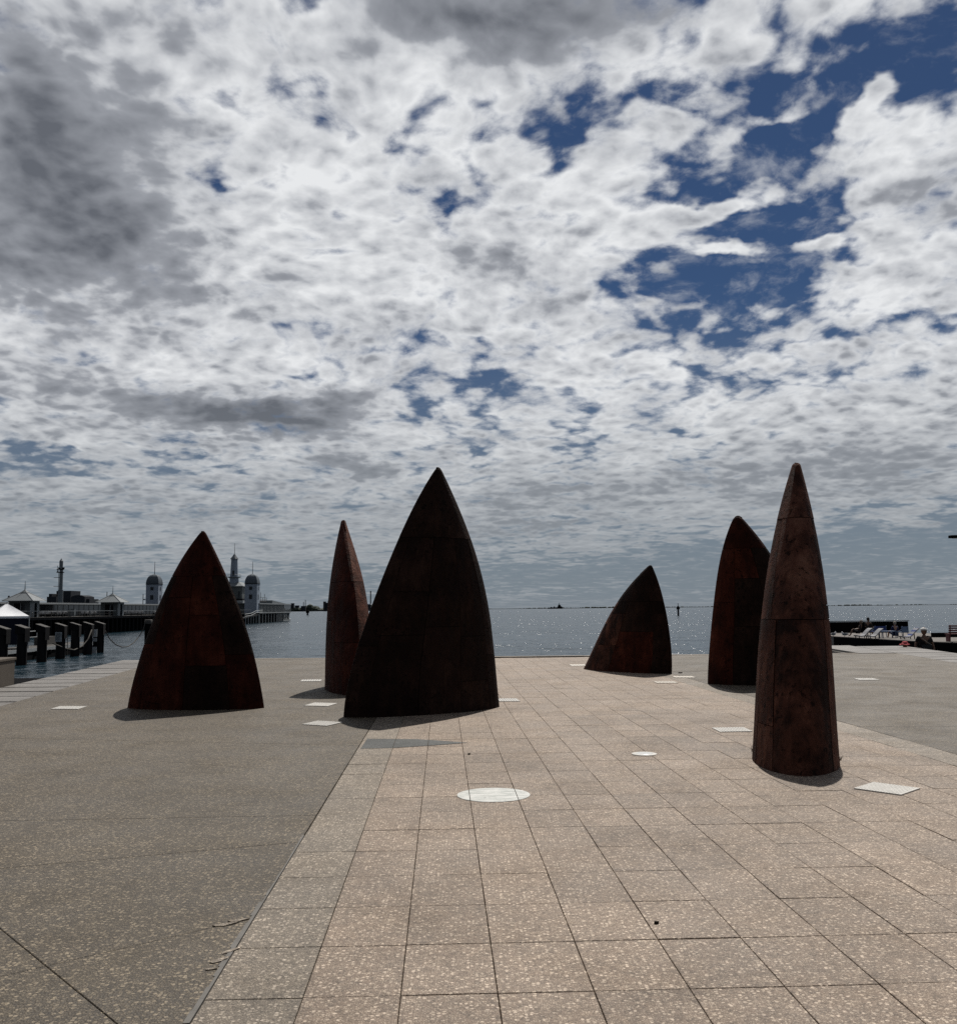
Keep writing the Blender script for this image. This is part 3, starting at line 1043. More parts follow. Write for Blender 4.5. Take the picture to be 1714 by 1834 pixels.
def edge_on(label, Fp, Bp, apex, left, right, apex_s, layout, mats, p_exp, bow=1.75):
    """a fin seen along its chord: silhouettes give thickness, the chord is an ogive from Fp (near) to Bp (far)"""
    Fp, Bp = Vector(Fp), Vector(Bp)
    C = (Fp + Bp) / 2
    a = (Bp - Fp).normalized()
    half = (Bp - Fp).length / 2
    top = on_plane(*apex, C + a * apex_s, a)
    H = top.z
    b = Vector((a.y, -a.x, 0))
    L = [((q := on_plane(x, y, C, a)).z, (q - C).dot(b)) for x, y in left]
    Rr = [((q := on_plane(x, y, C, a)).z, (q - C).dot(b)) for x, y in right]
    s = (top - C).dot(b)

    def ogive(z, end):
        return apex_s + math.copysign(.06, end - apex_s) + (end - apex_s) * max(0.0, 1 - (max(0, z) / H) ** bow)

    def refine(lst, pix):
        # silhouettes are read off at the depth of the widest station of each height
        out = []
        for (z, _), (x, y) in zip(lst, pix):
            q = on_plane(x, y, C + a * ((ogive(z, half) + ogive(z, -half)) / 2), a)
            out.append((q.z, (q - C).dot(b)))
        return out
    L, Rr = refine(L, left) + [(H, s - .045)], refine(Rr, right) + [(H, s + .045)]
    fl, fr = fit(L, H), fit(Rr, H)
    return fin(label, C, a, H, lambda z: ogive(z, half), lambda z: ogive(z, -half), lambda z: (fl(z) + fr(z)) / 2,
               lambda z: max(.006, fr(z) - fl(z)), layout, mats, p_exp)


# u .25 is the right flank, .5 the near edge, .75 the left flank
lay_col = [(.08, .92, .795, 1.0, 0, .004), (-.08, .08, .795, 1.0, 1, .0),
           (.36, .64, .455, .795, 0, .003), (.64, .80, .455, .795, 0, .001), (.80, 1.08, .40, .795, 1, .002), (.20, .36, .50, .795, 0, .000), (.08, .20, .46, .795, 1, .001), (.20, .36, .455, .50, 0, .003),
           (.37, .61, .0, .455, 0, .001), (.61, .70, .13, .455, 0, .009), (.61, .70, .0, .13, 0, .002), (.70, .80, .0, .455, 0, .005), (.80, 1.08, .0, .40, 1, .001),
           (.24, .37, .0, .455, 0, .004), (.08, .24, .0, .46, 1, .002)]
edge_on('tall pointed brown fin nearest the viewer, seen edge on, with pitted overlapping plates', (3.12, 9.27, 0), (3.56, 11.05, 0), (1426, 829),
        [(1349, 1350), (1351, 1282), (1352.7, 1238), (1358, 1187.7), (1363, 1140.6), (1365.8, 1090), (1370, 1040), (1379, 989), (1389, 943), (1400, 902), (1409, 870), (1416.8, 846)],
        [(1501, 1362), (1496.7, 1290.7), (1492.3, 1229.6), (1488, 1156), (1482.7, 1107.5), (1481, 1082.6), (1475.6, 1033.7), (1468.7, 985), (1461, 948), (1453.4, 911.6), (1444, 876.5), (1436.6, 850.5)],
        .62, lay_col, (M_RUSTN, M_RUSTR), 1.05, bow=1.25)
lay_nar = [(.0, .5, .62, 1.0, 1, .003), (.5, 1.0, .62, 1.0, 0, .002), (.0, .25, .0, .62, 1, .001), (.25, .5, .30, .62, 1, .003), (.25, .5, .0, .30, 1, .002),
           (.5, .68, .28, .62, 0, .002), (.68, 1.0, .40, .62, 0, .003), (.5, .68, .0, .28, 0, .001), (.68, 1.0, .0, .40, 0, .003)]
edge_on('slender fin seen along its edge, half hidden behind the tallest fin', (-2.22, 18.15, 0), (-3.05, 20.8, 0), (615.4, 931.5),
        [(586, 1231.8), (586.5, 1174.5), (589.5, 1092.7), (593.3, 1038), (598, 1005.5), (603.6, 972.7), (609, 945.5)],
        [(618.6, 936), (626.8, 961.8), (635, 989), (641.8, 1013.6), (648.6, 1043.6), (652.7, 1071), (655.5, 1098), (658.5, 1150), (661, 1236)],
        .62, lay_nar, (M_RUSTR, M_RUSTN), 1.15)
# dry weeds rooted where steel meets paving
M_WEED = worn('dry_weed', (.060, .045, .022), .8, .2)
for (px, py, n, hh, lab) in ((1349, 1346, 20, .075, 'dry weed at the left foot of the brown pointed fin'), (1503, 1362, 26, .055, 'dry weed at the right foot of the brown pointed fin')):
    c = gp(px, py)
    wr = thing('weed', (c.x, c.y, 0), lab, 'weed', 'weeds at the foot of the brown fin')
    wb = MB()
    for k in range(n):
        an, ln = random.uniform(0, 6.28), random.uniform(.4, 1.0) * hh
        r0 = random.uniform(0, .022)
        p0 = Vector((c.x + r0 * math.cos(an), c.y + r0 * math.sin(an), -.005))
        p2 = p0 + Vector((math.cos(an) * ln * .55, math.sin(an) * ln * .55, ln))
        wb.tube([p0, (p0 + p2) / 2 + Vector((0, 0, ln * .1)), p2], [.0022, .0018, .0006], 3)
    wb.build('leaf_tuft', M_WEED, wr)

# ------------------------------------------------------------------ flat ground covers
COVERS = [
    ((540.9, 1298.4), (568.7, 1292.3), (613.3, 1294.7), (585, 1301.4), 0, 9, 'white square cover touching the shadow of the tallest fin'),
    ((544.9, 1265), (562.7, 1259.3), (605.9, 1260.7), (585.6, 1265.8), 0, 9, 'white square cover just behind the one touching the tall fin shadow'),
    ((537.7, 1221.6), (541, 1217.9), (576.6, 1217.9), (574.6, 1220.5), 0, 8, 'white slotted cover beside the foot of the slender fin'),
    ((90.1, 1270.8), (108.5, 1265.9), (155, 1265.9), (140, 1271.1), 0, 9, 'white cover left of the lone red brown fin'),
    ((884, 1257.5), (880, 1252), (924, 1252), (932.5, 1256.9), 0, 10, 'white ribbed cover peeping out beside the right foot of the tallest fin'),
    ((1289.5, 1312.3), (1274.8, 1304.6), (1331.5, 1304), (1347.6, 1311), 0, 11, 'white barred cover left of the foot of the brown pointed fin'),
    ((1529.3, 1413.6), (1565, 1403), (1648, 1413.6), (1614.2, 1425.8), 0, 16, 'largest white gridded cover, nearest the viewer right of the brown fin'),
    ((1176, 1224.5), (1169.7, 1220.9), (1205.4, 1220.9), (1215.2, 1224.1), 1, 6, 'cream cover in the tiles right of the lowest fin, the nearer of two'),
    ((1209.6, 1214.6), (1202, 1211.5), (1240.4, 1212), (1246, 1214.3), 1, 6, 'cream cover in the tiles right of the lowest fin, the farther of two'),
    ((1023, 1193.5), (1019, 1190.5), (1046, 1190.3), (1052, 1193), 1, 5, 'cream cover in the tiles at the left foot of the lowest fin'),
    ((1538.5, 1218.9), (1529.5, 1215.6), (1561.4, 1215.6), (1577.8, 1218.5), 0, 8, 'white cover on the concrete floor right of the brown pointed fin'),
]
M_SHADE = worn('cover_recess', (.16, .155, .145), .6, .4, .1)
for (p0, p1, p2, p3, kind, nb, lab) in COVERS:
    P0, P1, P2, P3 = (gp(*q) for q in (p0, p1, p2, p3))
    c = (P0 + P1 + P2 + P3) / 4
    e1 = ((P2 - P1) + (P3 - P0)) / 4
    e2 = ((P1 - P0) + (P2 - P3)) / 4
    rt = thing('ground_cover', (c.x, c.y, 0), lab, 'ground cover', 'flat pale covers let into the quay')

    def quad(u0, u1, v0, v1):
        return [((c + e1 * u + e2 * v).x, (c + e1 * u + e2 * v).y) for u, v in ((u0, v0), (u1, v0), (u1, v1), (u0, v1))]
    mm = M_CREAM if kind else M_WHITE
    f = MB()
    for q in (quad(-1, 1, -1, -.95), quad(-1, 1, .95, 1), quad(-1, -.95, -.95, .95), quad(.95, 1, -.95, .95)):
        f.prism(q, -.03, .010)
    f.build('frame', mm, rt)
    MB().prism(quad(-.95, .95, -.95, .95), -.03, .0045).build('plate', M_CREAM if kind else M_SHADE, rt)
    g = MB()
    for k in range(nb):
        a = -.95 + 1.9 * (k + .14) / nb
        g.prism(quad(a, a + 1.9 * .72 / nb, -.95, .95), .004, .0094)
    if nb > 12:
        for k in range(nb):
            a = -.95 + 1.9 * (k + .3) / nb
            g.prism(quad(-.95, .95, a, a + 1.9 * .35 / nb), .004, .0082)
    tag(g.build('grid', mm, rt), kind='stuff')
c = gp(1154, 1351.3)
rt = thing('ground_lamp', (c.x, c.y, 0), 'small round white lamp cover flush with the pale tiles', 'ground lamp')
MB().lathe((c.x, c.y, 0), [(.137, -.03), (.137, .007), (.124, .010)], 32).build('rim', M_WHITE, rt)
MB().lathe((c.x, c.y, 0), [(.122, -.02), (.122, .0085), (.06, .0115), (.01, .012)], 32).build('lens', principled('frosted_glass', (.55, .56, .55), .3, .5)[0], rt, smooth=True)
# litter on the tiles
M_LITTER = worn('dead_leaf', (.020, .014, .009), .8, .2)
for (px, py, s, lab) in ((1175.5, 1656, .013, 'small dark scrap lying on a tile near the front'), (1218, 1206, .055, 'curled dead leaf on the tiles behind the cream covers'), (840, 1352, .015, 'dark dry bud in a joint left of the round stone')):
    c = gp(px, py)
    b = MB()
    pts = [(-s, -.3 * s), (-.2 * s, -.55 * s), (s * .8, -.15 * s), (s, .3 * s), (.1 * s, .5 * s), (-.7 * s, .3 * s)]
    b.prism([(c.x + x, c.y + y) for x, y in pts], 0.001, .012)
    for i in range(6, 12):
        b.v[i].z += s * .35 * (i % 3) / 2
        b.v[i].x += s * .1
    tag(b.build('leaf_scrap', M_LITTER), lab, 'litter', 'litter on the tiles')

# ------------------------------------------------------------------ left: bench wall, landing, mooring piles, pontoon, tent
wl = thing('concrete_wall', (left_in(18) - LW - .3, 17, 0), 'low concrete wall block standing at the outer edge of the planks', 'low wall')
xa, xb = left_in(11.5) - LW - .02, left_in(21.8) - LW - .02
for (f0, f1) in ((0, .33), (.335, .665), (.67, 1.0)):
    y0, y1 = 11.5 + 10.3 * f0, 11.5 + 10.3 * f1
    x0, x1 = xa + (xb - xa) * f0, xa + (xb - xa) * f1
    MB().prism([(x0 - .75, y0), (x0, y0), (x1, y1), (x1 - .75, y1)], -.3, .555, .012).build('wall_block', M_WALLC, wl)
MB().prism([(xa - .79, 11.45), (xa + .015, 11.45), (xb + .015, 21.84), (xb - .79, 21.84)], .5555, .61, .01).build('coping_slab', M_WALLC, wl)
ls = thing('landing_stage', (-12.4, 24, -1), 'black timber landing below the quay edge beside the low wall', 'landing stage')
for k in range(8):
    MB().box(-14.2, -10.95, 22.0 + k * .56, 22.53 + k * .56, -.30, -.17).build('deck_board', M_BLACK, ls)
for k in range(3):
    MB().box(-14.1, -11.1, 22.2 + k * 2.0, 22.45 + k * 2.0, -.62, -.302).build('bearer', M_BLACK, ls)
for (x, y) in ((-13.9, 22.2), (-13.9, 26.2), (-11.4, 26.2)):
    MB().lathe((x, y, 0), [(.14, -3.4), (.14, -.62)], 8).build('leg', M_BLACK, ls)

piles = [(5, 63.5, 10.5), (40, 67, 16), (76, 71, 17.5), (109, 75.8, 14.4), (135, 79.6, 14), (158, 82.6, 13.6), (179, 86.5, 13.4)]
PLAB = ['mooring pile at the left frame edge, first of the row', 'second mooring pile from the left, beside the white tent', 'third mooring pile from the left, broad with a pale side',
        'mooring pile carrying a grey notice', 'mooring pile just right of the one with the notice', 'mooring pile where the pale sagging rope is tied', 'last mooring pile of the row, the farthest out in the water']
proto = None
for (px, Y, wpx), lab in zip(piles, PLAB):
    p = dp(px, 1140, Y)
    if proto is None:
        proto = thing('mooring_pile', (p.x, p.y, WZ), lab, 'mooring pile', 'capped timber mooring piles in a row')
        MB().lathe((p.x, p.y, WZ), [(.37, -1.5), (.36, 0), (.335, 2.15)], 10, .3).build('shaft', M_PILE, proto, auto=50)
        b = MB().box(p.x - .345, p.x + .345, p.y - .35, p.y + .35, WZ + 2.151, WZ + 2.50)
        for i in (4, 7):
            b.v[i].z += .22
        b.build('collar', M_PILE, proto)
        b = MB().box(p.x - .37, p.x + .37, p.y - .37, p.y + .37, WZ + 2.503, WZ + 2.56)
        for i in (0, 3, 4, 7):
            b.v[i].z += .235
        b.build('sloped_cap', M_CAP, proto)
        MB().box(p.x + .347, p.x + .375, p.y - .30, p.y + .30, WZ + 1.6, WZ + 2.5).build('rubbing_strip', M_PILE, proto)
        MB().lathe((p.x + .33, p.y - .10, WZ), [(.07, .1), (.07, 1.5)], 6).build('fender_pipe', M_PILE, proto)
        base_p = p
    else:
        dup(proto, (p.x, p.y, WZ), lab, rz=random.uniform(-.12, .12))
p4 = dp(109, 1140, 75.8)
sg = thing('notice_board', (p4.x, p4.y - .5, WZ + 1.2), 'pale grey printed notice fixed to a mooring pile', 'notice')
MB().box(p4.x - .27, p4.x + .25, p4.y - .43, p4.y - .395, WZ + 1.33, WZ + 2.08).build('board', worn('notice_plate', (.22, .25, .27), .6, .3), sg)
tx = MB()
for k in range(7):
    tx.box(p4.x - .21, p4.x + random.uniform(.05, .19), p4.y - .436, p4.y - .432, WZ + 1.95 - k * .08, WZ + 1.975 - k * .08)
tag(tx.build('print_lines', M_DARKW, sg), kind='stuff')
# stout post nearer the fin, tied to the row by a slack rope
q = dp(265.5, 1140, 95)
sp = thing('tie_post', (q.x, q.y, WZ), 'dark post in open water half hidden by the lone red brown fin', 'mooring post')
MB().lathe((q.x, q.y, WZ), [(.36, -1.5), (.35, 2.42)], 10, .2).build('shaft', M_BLACK, sp, auto=50)
MB().lathe((q.x, q.y, WZ), [(.375, 2.422), (.375, 2.78), (.30, 2.84)], 10, .2).build('pale_collar', M_CAP, sp, auto=50)
MB().lathe((q.x + .05, q.y, WZ), [(.15, 2.842), (.15, 3.0), (.10, 3.04)], 8).build('bollard_head', M_BLACK, sp)
rp = [dp(189, 1130.7, 86), dp(196, 1143.8, 87), dp(206.5, 1154.3, 89), dp(218.8, 1159.5, 90), dp(229, 1158.5, 91), dp(240, 1151, 92.5), dp(250, 1139, 94), dp(256.4, 1128, 94.5), dp(260.8, 1112, 94.7)]
tag(MB().tube(rp, .045, 6).build('rope', M_ROPE, smooth=True), 'slack rope hanging across open water to the dark post by the fin', 'rope', 'ropes slung between the mooring piles')
rp = [dp(164.5, 1128, 82), dp(157.5, 1145.5, 81.5), dp(147, 1157.8, 80.5), dp(133, 1164.3, 78.6), dp(119, 1162, 76.5), dp(103, 1156, 74.5), dp(95, 1152.5, 73.5)]
tag(MB().tube(rp, .05, 6).build('rope', M_ROPE, smooth=True), 'pale rope sagging in front of the mooring piles', 'rope', 'ropes slung between the mooring piles')

pt_ = thing('pontoon', (-35.5, 76, WZ), 'pale edged floating pontoon behind the mooring piles', 'pontoon')
pv, pdir = Vector((-33.6, 60, 0)), Vector((-1.7, 30, 0))


def pon(f, off=0.0):
    p = pv + pdir * f
    return (p.x - off, p.y)


for k in range(30):
    a, b = k / 30 + .0015, (k + 1) / 30 - .0015
    MB().prism([pon(a, .05), pon(b, .05), pon(b, 3.0), pon(a, 3.0)], WZ + .80, WZ + .86).build('deck_board', M_CAP, pt_)
MB().prism([pon(0, 0), pon(1, 0), pon(1, .045), pon(0, .045)], WZ + .62, WZ + .885).build('edge_board', M_RAILW, pt_)
MB().prism([pon(0, .06), pon(1, .06), pon(1, 2.95), pon(0, 2.95)], WZ - .5, WZ + .55).build('float', M_BLACK, pt_)
for k in range(11):
    c = pon((k + .5) / 11, -.04)
    MB().lathe((c[0], c[1], WZ), [(.12, .25), (.17, .45), (.12, .65)], 8).build('fender', M_BLACK, pt_)
for k in range(6):
    a = .06 + k * .165
    if k in (0, 1, 2, 4):
        MB().prism([pon(a, 2.2), pon(a + .11, 2.2), pon(a + .11, 2.8), pon(a, 2.8)], WZ + .862, WZ + 1.55).build('storage_box', M_CAP, pt_)
rl = thing('handrail', (-36.5, 80, WZ), 'thin pale handrail on the pontoon, behind the pile with the notice', 'railing')
for z in (1.55, 2.05):
    MB().tube([(*pon(.40, 2.95), WZ + z), (*pon(.75, 2.95), WZ + z)], .035).build('rail', M_RAILW, rl)
for k in range(6):
    MB().tube([(*pon(.40 + .07 * k, 2.95), WZ + .86), (*pon(.40 + .07 * k, 2.95), WZ + 2.05)], .035).build('upright', M_RAILW, rl)
ld = thing('ladder', (-34, 82, WZ), 'steel ladder going down into the water left of the roped pile', 'ladder')
c = pon(.70, -.05)
for s in (-.2, .2):
    MB().tube([(c[0] + s, c[1], WZ - .6), (c[0] + s, c[1], WZ + 1.6)], .03).build('stile', M_CAP, ld)
for k in range(7):
    MB().tube([(c[0] - .2, c[1], WZ - .2 + k * .26), (c[0] + .2, c[1], WZ - .2 + k * .26)], .022).build('rung', M_CAP, ld)
wbd = dp(169.5, 1150, 85.5)
fb = thing('fender_panel', (wbd.x, wbd.y, WZ), 'white ladder-backed fender panel between the last two mooring piles', 'fender')
for (z0, z1) in ((-.2, .55), (1.02, 1.32), (1.42, 2.1)):
    MB().box(wbd.x - .2, wbd.x + .2, wbd.y - .06, wbd.y + .02, WZ + z0, WZ + z1).build('panel_board', M_RAILW, fb)
MB().box(wbd.x - .16, wbd.x + .16, wbd.y + .021, wbd.y + .12, WZ - .8, WZ + 2.2).build('backing_post', M_BLACK, fb)

tc = dp(11, 1120, 74)
tent = thing('canopy_tent', (tc.x, tc.y, WZ + .86), 'white peaked canopy tent with blue walls behind the mooring piles', 'tent')
hw, rz = 1.36, .62
cor = [(tc.x + hw * 1.414 * math.cos(rz + math.pi / 4 + k * math.pi / 2), tc.y + hw * 1.414 * math.sin(rz + math.pi / 4 + k * math.pi / 2)) for k in range(4)]
ze, za = 1.6 - 5.6 * 74 / F_PX, 1.6 + 17.2 * 74 / F_PX
for k in range(4):
    a, b_ = Vector((*cor[k], ze)), Vector((*cor[(k + 1) % 4], ze))
    ap = Vector((tc.x, tc.y, za))
    pb, N = MB(), 7
    for j in range(N + 1):
        for i in range(N + 1):
            f = j / N
            p = (a + (b_ - a) * (i / N)) * (1 - f) + ap * f
            p.z -= .10 * math.sin(math.pi * f) * math.sin(math.pi * i / N) + random.uniform(-.008, .008) * (0 < j < N)
            pb.v.append(p)
    for j in range(N):
        for i in range(N):
            q0 = j * (N + 1) + i
            pb.f.append((q0, q0 + 1, q0 + N + 2, q0 + N + 1))
    pb.build('canopy_panel', M_CANVAS, tent, smooth=True)
    v = (b_ - a).normalized()
    MB().add([a, b_, b_ - Vector((0, 0, .16)), a - Vector((0, 0, .16))], [(0, 1, 2, 3)]).build('valance', M_CANVAS, tent)
    MB().tube([(*cor[k], WZ + .86), (*cor[k], ze - .01)], .045).build('tent_leg', M_RAILW, tent)
    MB().add([a + v * .1 - Vector((0, 0, .17)), b_ - v * .1 - Vector((0, 0, .17)), Vector(((b_ - v * .1).x, (b_ - v * .1).y, WZ + 1.2)), Vector(((a + v * .1).x, (a + v * .1).y, WZ + 1.2))], [(0, 1, 2, 3)]).build('side_wall', M_BLUEW, tent)
MB().lathe((tc.x, tc.y, za), [(.05, -.05), (.04, .1)], 6).build('peak_cap', M_RAILW, tent)

# ------------------------------------------------------------------ the pier and what stands on it
PXF, DK = -64.5, .95
pier = thing('pier', (PXF - 15, 225, WZ), 'long timber pier on dark piles carrying white pavilions', 'pier')
MB().box(PXF - 34, PXF + .001, 112, 328, DK - .42, DK - .08).build('deck_beam', M_DARKW, pier)
MB().box(PXF - 34.1, PXF + .12, 111.9, 328.1, DK - .078, DK).build('deck', M_CAP, pier)
MB().box(PXF - 31, PXF - 4, 114, 326, WZ - 1.5, DK - .425).build('added_dark_backing', M_BLACK, pier)  # added black box behind the piles, stands in for the shade under the deck
pm = MB().lathe((0, 0, 0), [(.20, WZ - 1.5), (.19, DK - .43)], 7).mesh('pile', M_PILE)
y = 113.0
k = 0
while y < 327:
    o = bpy.data.objects.new('pile', pm)
    COL.objects.link(o)
    o.parent = pier
    o.location = (PXF - .35 - (PXF - 15), y - 225, -WZ)
    y += 2.05
    k += 1
rl = thing('handrail', (PXF, 180, DK), 'thin white handrail along the edge of the pier', 'railing')
MB().box(PXF - .02, PXF + .03, 118, 272, DK + .86, DK + .92).build('top_rail', M_RAILW, rl)
MB().box(PXF - .015, PXF + .02, 118, 272, DK + .42, DK + .45).build('mid_rail', M_CAP, rl)
rm = MB().box(-.03, .03, -.03, .03, 0, .9).mesh('baluster', M_CAP)
for k in range(75):
    o = bpy.data.objects.new('baluster', rm)
    COL.objects.link(o)
    o.parent = rl
    o.location = (-.001, 118.5 + k * 2.05 - 180, 0)

# long low glazed hall
hall = thing('long_pavilion', (-80, 180, DK), 'long low dark glazed hall with a white roof edge running along the pier', 'building')
MB().box(-94, -72.2, 128, 268, DK + .002, 2.95).build('wall', M_DARKW, hall)
MB().box(-95, -71.0, 127, 269, 2.952, 3.08).build('roof', M_DARKW, hall)
MB().box(-70.99, -70.9, 127, 269, 2.98, 3.26).build('roof_fascia', M_RAILW, hall)
MB().box(-95, -71, 126.9, 126.99, 2.98, 3.26).build('roof_fascia', M_RAILW, hall)
gm = MB().box(-.02, .02, -1.02, 1.02, 0, 1.75).mesh('window', M_GLASS)
mm_ = MB().box(-.05, .05, -.06, .06, 0, 2.0).mesh('mullion', M_CAP)
for k in range(62):
    yy = 129.5 + k * 2.2
    for (me, z, dy) in ((gm, .2, 1.1), (mm_, .002, 0)):
        o = bpy.data.objects.new('window' if me is gm else 'mullion', me)
        COL.objects.link(o)
        o.parent = hall
        o.location = (-72.14 + 80, yy + dy - 180, z)
MB().box(-72.1, -72.0, 144, 146.6, 2.55, 2.72).build('sign_panel', M_RAILW, hall)
for (px, Y, top) in ((191.8, 190, 1060), (256.5, 205, 1064), (16, 160, 1067)):
    t = dp(px, top, Y)
    vp = MB().tube([(t.x, t.y, 3.0), (t.x, t.y, t.z)], .07)
    if px > 200:
        vp.box(t.x + .05, t.x + .5, t.y - .05, t.y + .05, 4.1, 4.3)
    if px < 50:
        vp.ball((t.x, t.y, t.z - .5), .25, .25, .55, 6, 4)
    vp.build('roof_mast', M_BLACK, hall)


def kiosk(Y, px, label):
    c = dp(px, 1090, Y)
    h = 1.52
    rt = thing('kiosk', (c.x, c.y, DK), label, 'kiosk', 'square kiosks with pyramid roofs on the pier')
    zt = 3.30
    x0, x1, y0, y1 = c.x - h, c.x + h, c.y - h, c.y + h
    b = MB()
    b.box(x0, x0 + .75, y0, y0 + .12, DK, zt).box(x1 - .75, x1, y0, y0 + .12, DK, zt).box(x0 + .75, x1 - .75, y0, y0 + .12, zt - .32, zt)
    b.box(x0, x1, y1 - .12, y1, DK, zt).box(x0, x0 + .12, y0 + .12, y1 - .12, DK, zt)
    b.build('wall', M_WALLG, rt)
    b = MB()
    b.box(x1 - .12, x1, y0 + .121, y0 + .85, DK, zt).box(x1 - .12, x1, y1 - .75, y1 - .121, DK, zt).box(x1 - .12, x1, y0 + .85, y1 - .75, zt - .3, zt)
    b.build('wall', M_ROOFG, rt)
    MB().box(x0 + .2, x1 - .2, y0 + .2, y1 - .2, DK + .003, zt - .1).build('dark_interior', M_GLASS, rt)
    MB().box(c.x + .12, c.x + .22, y0 + .02, y0 + .10, DK, zt - .33).build('door_post', M_RAILW, rt)
    MB().box(x0 + .76, c.x + .11, y0 + .04, y0 + .08, DK, zt - .33).build('door', M_DARKW, rt)
    r = MB()
    for (hw_, z) in ((2.22, zt + .001), (2.20, zt + .07), (.42, zt + 1.22), (.50, zt + 1.25), (.06, zt + 1.66)):
        for sx, sy in ((-1, -1), (1, -1), (1, 1), (-1, 1)):
            r.v.append(Vector((c.x + sx * hw_, c.y + sy * hw_, z)))
    for j in range(4):
        for k in range(4):
            r.f.append((j * 4 + k, j * 4 + (k + 1) % 4, (j + 1) * 4 + (k + 1) % 4, (j + 1) * 4 + k))
    r.f += [(3, 2, 1, 0), (16, 17, 18, 19)]
    ro = r.build('roof', M_ROOFG, rt)
    hp = MB()
    for sx, sy in ((-1, -1), (1, -1), (1, 1), (-1, 1)):
        hp.tube([(c.x + sx * 2.2, c.y + sy * 2.2, zt + .09), (c.x + sx * .45, c.y + sy * .45, zt + 1.24)], .05, 4)
    hp.build('hip_ridge', M_RAILW, ro)
    MB().lathe((c.x, c.y, zt + 1.6), [(.07, 0), (.05, .5), (.025, 1.35)], 6).build('finial', M_BLACK, ro)
    return rt


kiosk(140.5, 43.5, 'square kiosk with pyramid roof, nearest the left frame edge on the pier')
kiosk(172.7, 201.3, 'square kiosk with pyramid roof, nearer the domed tower on the pier')


def tower(px, Y, label):
    c = dp(px, 1090, Y)
    h = 1.78
    rt = thing('domed_tower', (c.x, c.y, DK), label, 'tower', 'square domed towers on the pier')
    zb, zd = 9.35, 12.25
    MB().box(c.x - h, c.x + h, c.y - h, c.y + h, DK + .004, zb).build('shaft', M_WALLW, rt)
    MB().box(c.x - h - .10, c.x + h + .10, c.y - h - .10, c.y + h + .10, zb + .002, zb + .16).build('cornice', M_DARKW, rt)
    d = MB()
    n = 9
    for j in range(n + 1):
        a = j / n * math.pi / 2
        hw_ = (h + .04) * max(.02, math.cos(a) ** .85)
        z = zb + .162 + (zd - zb - .16) * math.sin(a)
        for sx, sy in ((-1, -1), (1, -1), (1, 1), (-1, 1)):
            d.v.append(Vector((c.x + sx * hw_, c.y + sy * hw_, z)))
    for j in range(n):
        for k in range(4):
            d.f.append((j * 4 + k, j * 4 + (k + 1) % 4, (j + 1) * 4 + (k + 1) % 4, (j + 1) * 4 + k))
    d.f.append(tuple(range(n * 4, n * 4 + 4)))
    d.build('dome', M_DOME, rt)
    MB().tube([(c.x, c.y, zd - .05), (c.x, c.y, 15.9)], [.09, .05], 6).build('flagpole', M_BLACK, rt)
    for (z0, z1) in ((7.7, 8.55), (5.05, 6.25)):
        w = MB().box(c.x - .50, c.x + .42, c.y - h - .05, c.y - h - .01, z0 - .06, z1 + .06).build('window', M_DOME, rt)
        MB().box(c.x - .44, c.x + .36, c.y - h - .07, c.y - h - .052, z0, z1).build('pane', M_GLASS, w)
        w = MB().box(c.x + h + .01, c.x + h + .05, c.y - .46, c.y + .46, z0 - .06, z1 + .06).build('window', M_DOME, rt)
        MB().box(c.x + h + .052, c.x + h + .07, c.y - .40, c.y + .40, z0, z1).build('pane', M_GLASS, w)


tower(275.5, 275, 'square domed tower left of the lone red brown fin')
tower(451.5, 280, 'square domed tower right of the lone red brown fin, beside the lighthouse')

# lighthouse with its two storey hall
lc = dp(419.2, 1050, 290)
lh = thing('lighthouse_tower', (lc.x, lc.y, DK), 'tapering white lighthouse with pointed roof and gallery rising over the pier hall', 'lighthouse')
MB().box(lc.x - 4.2, lc.x + 3.4, lc.y - 3, lc.y + 8, DK + .005, 5.2).build('lower_hall', M_DARKW, lh)
MB().box(lc.x - 4.6, lc.x + 3.6, lc.y - 3.4, lc.y + 8.4, 3.9, 4.7).build('parapet_band', M_RAILW, lh)
MB().box(lc.x - 2.9, lc.x + 3.1, lc.y - 2.6, lc.y + 6, 5.202, 8.9).build('upper_hall', M_WALLG, lh)
w = MB().box(lc.x + 1.9, lc.x + 2.5, lc.y - 2.66, lc.y - 2.61, 5.5, 7.4).build('window', M_DOME, lh)
MB().box(lc.x + 1.96, lc.x + 2.44, lc.y - 2.70, lc.y - 2.662, 5.56, 7.34).build('pane', M_GLASS, w)
w = MB().box(lc.x - 2.4, lc.x - 1.6, lc.y - 2.66, lc.y - 2.61, 5.5, 7.2).build('window', M_DOME, lh)
MB().box(lc.x - 2.34, lc.x - 1.66, lc.y - 2.70, lc.y - 2.662, 5.56, 7.14).build('pane', M_GLASS, w)
r = MB()
for (hx, hy, z) in ((3.4, 4.7, 8.902), (3.3, 4.6, 9.05), (1.5, 2.4, 10.3)):
    for sx, sy in ((-1, -1), (1, -1), (1, 1), (-1, 1)):
        r.v.append(Vector((lc.x + .1 + sx * hx, lc.y + 1.7 + sy * hy, z)))
for j in range(2):
    for k in range(4):
        r.f.append((j * 4 + k, j * 4 + (k + 1) % 4, (j + 1) * 4 + (k + 1) % 4, (j + 1) * 4 + k))
r.f += [(3, 2, 1, 0), (8, 9, 10, 11)]
r.build('hall_roof', M_ROOFG, lh)
MB().lathe((lc.x, lc.y, 0), [(1.45, 9.0), (1.35, 11.55)], 8, R(22.5)).build('tower_base', M_WALLW, lh)
MB().lathe((lc.x, lc.y, 0), [(1.7, 11.552), (2.05, 11.72), (2.05, 11.86)], 8, R(22.5)).build('gallery', M_ROOFG, lh)
gr = MB()
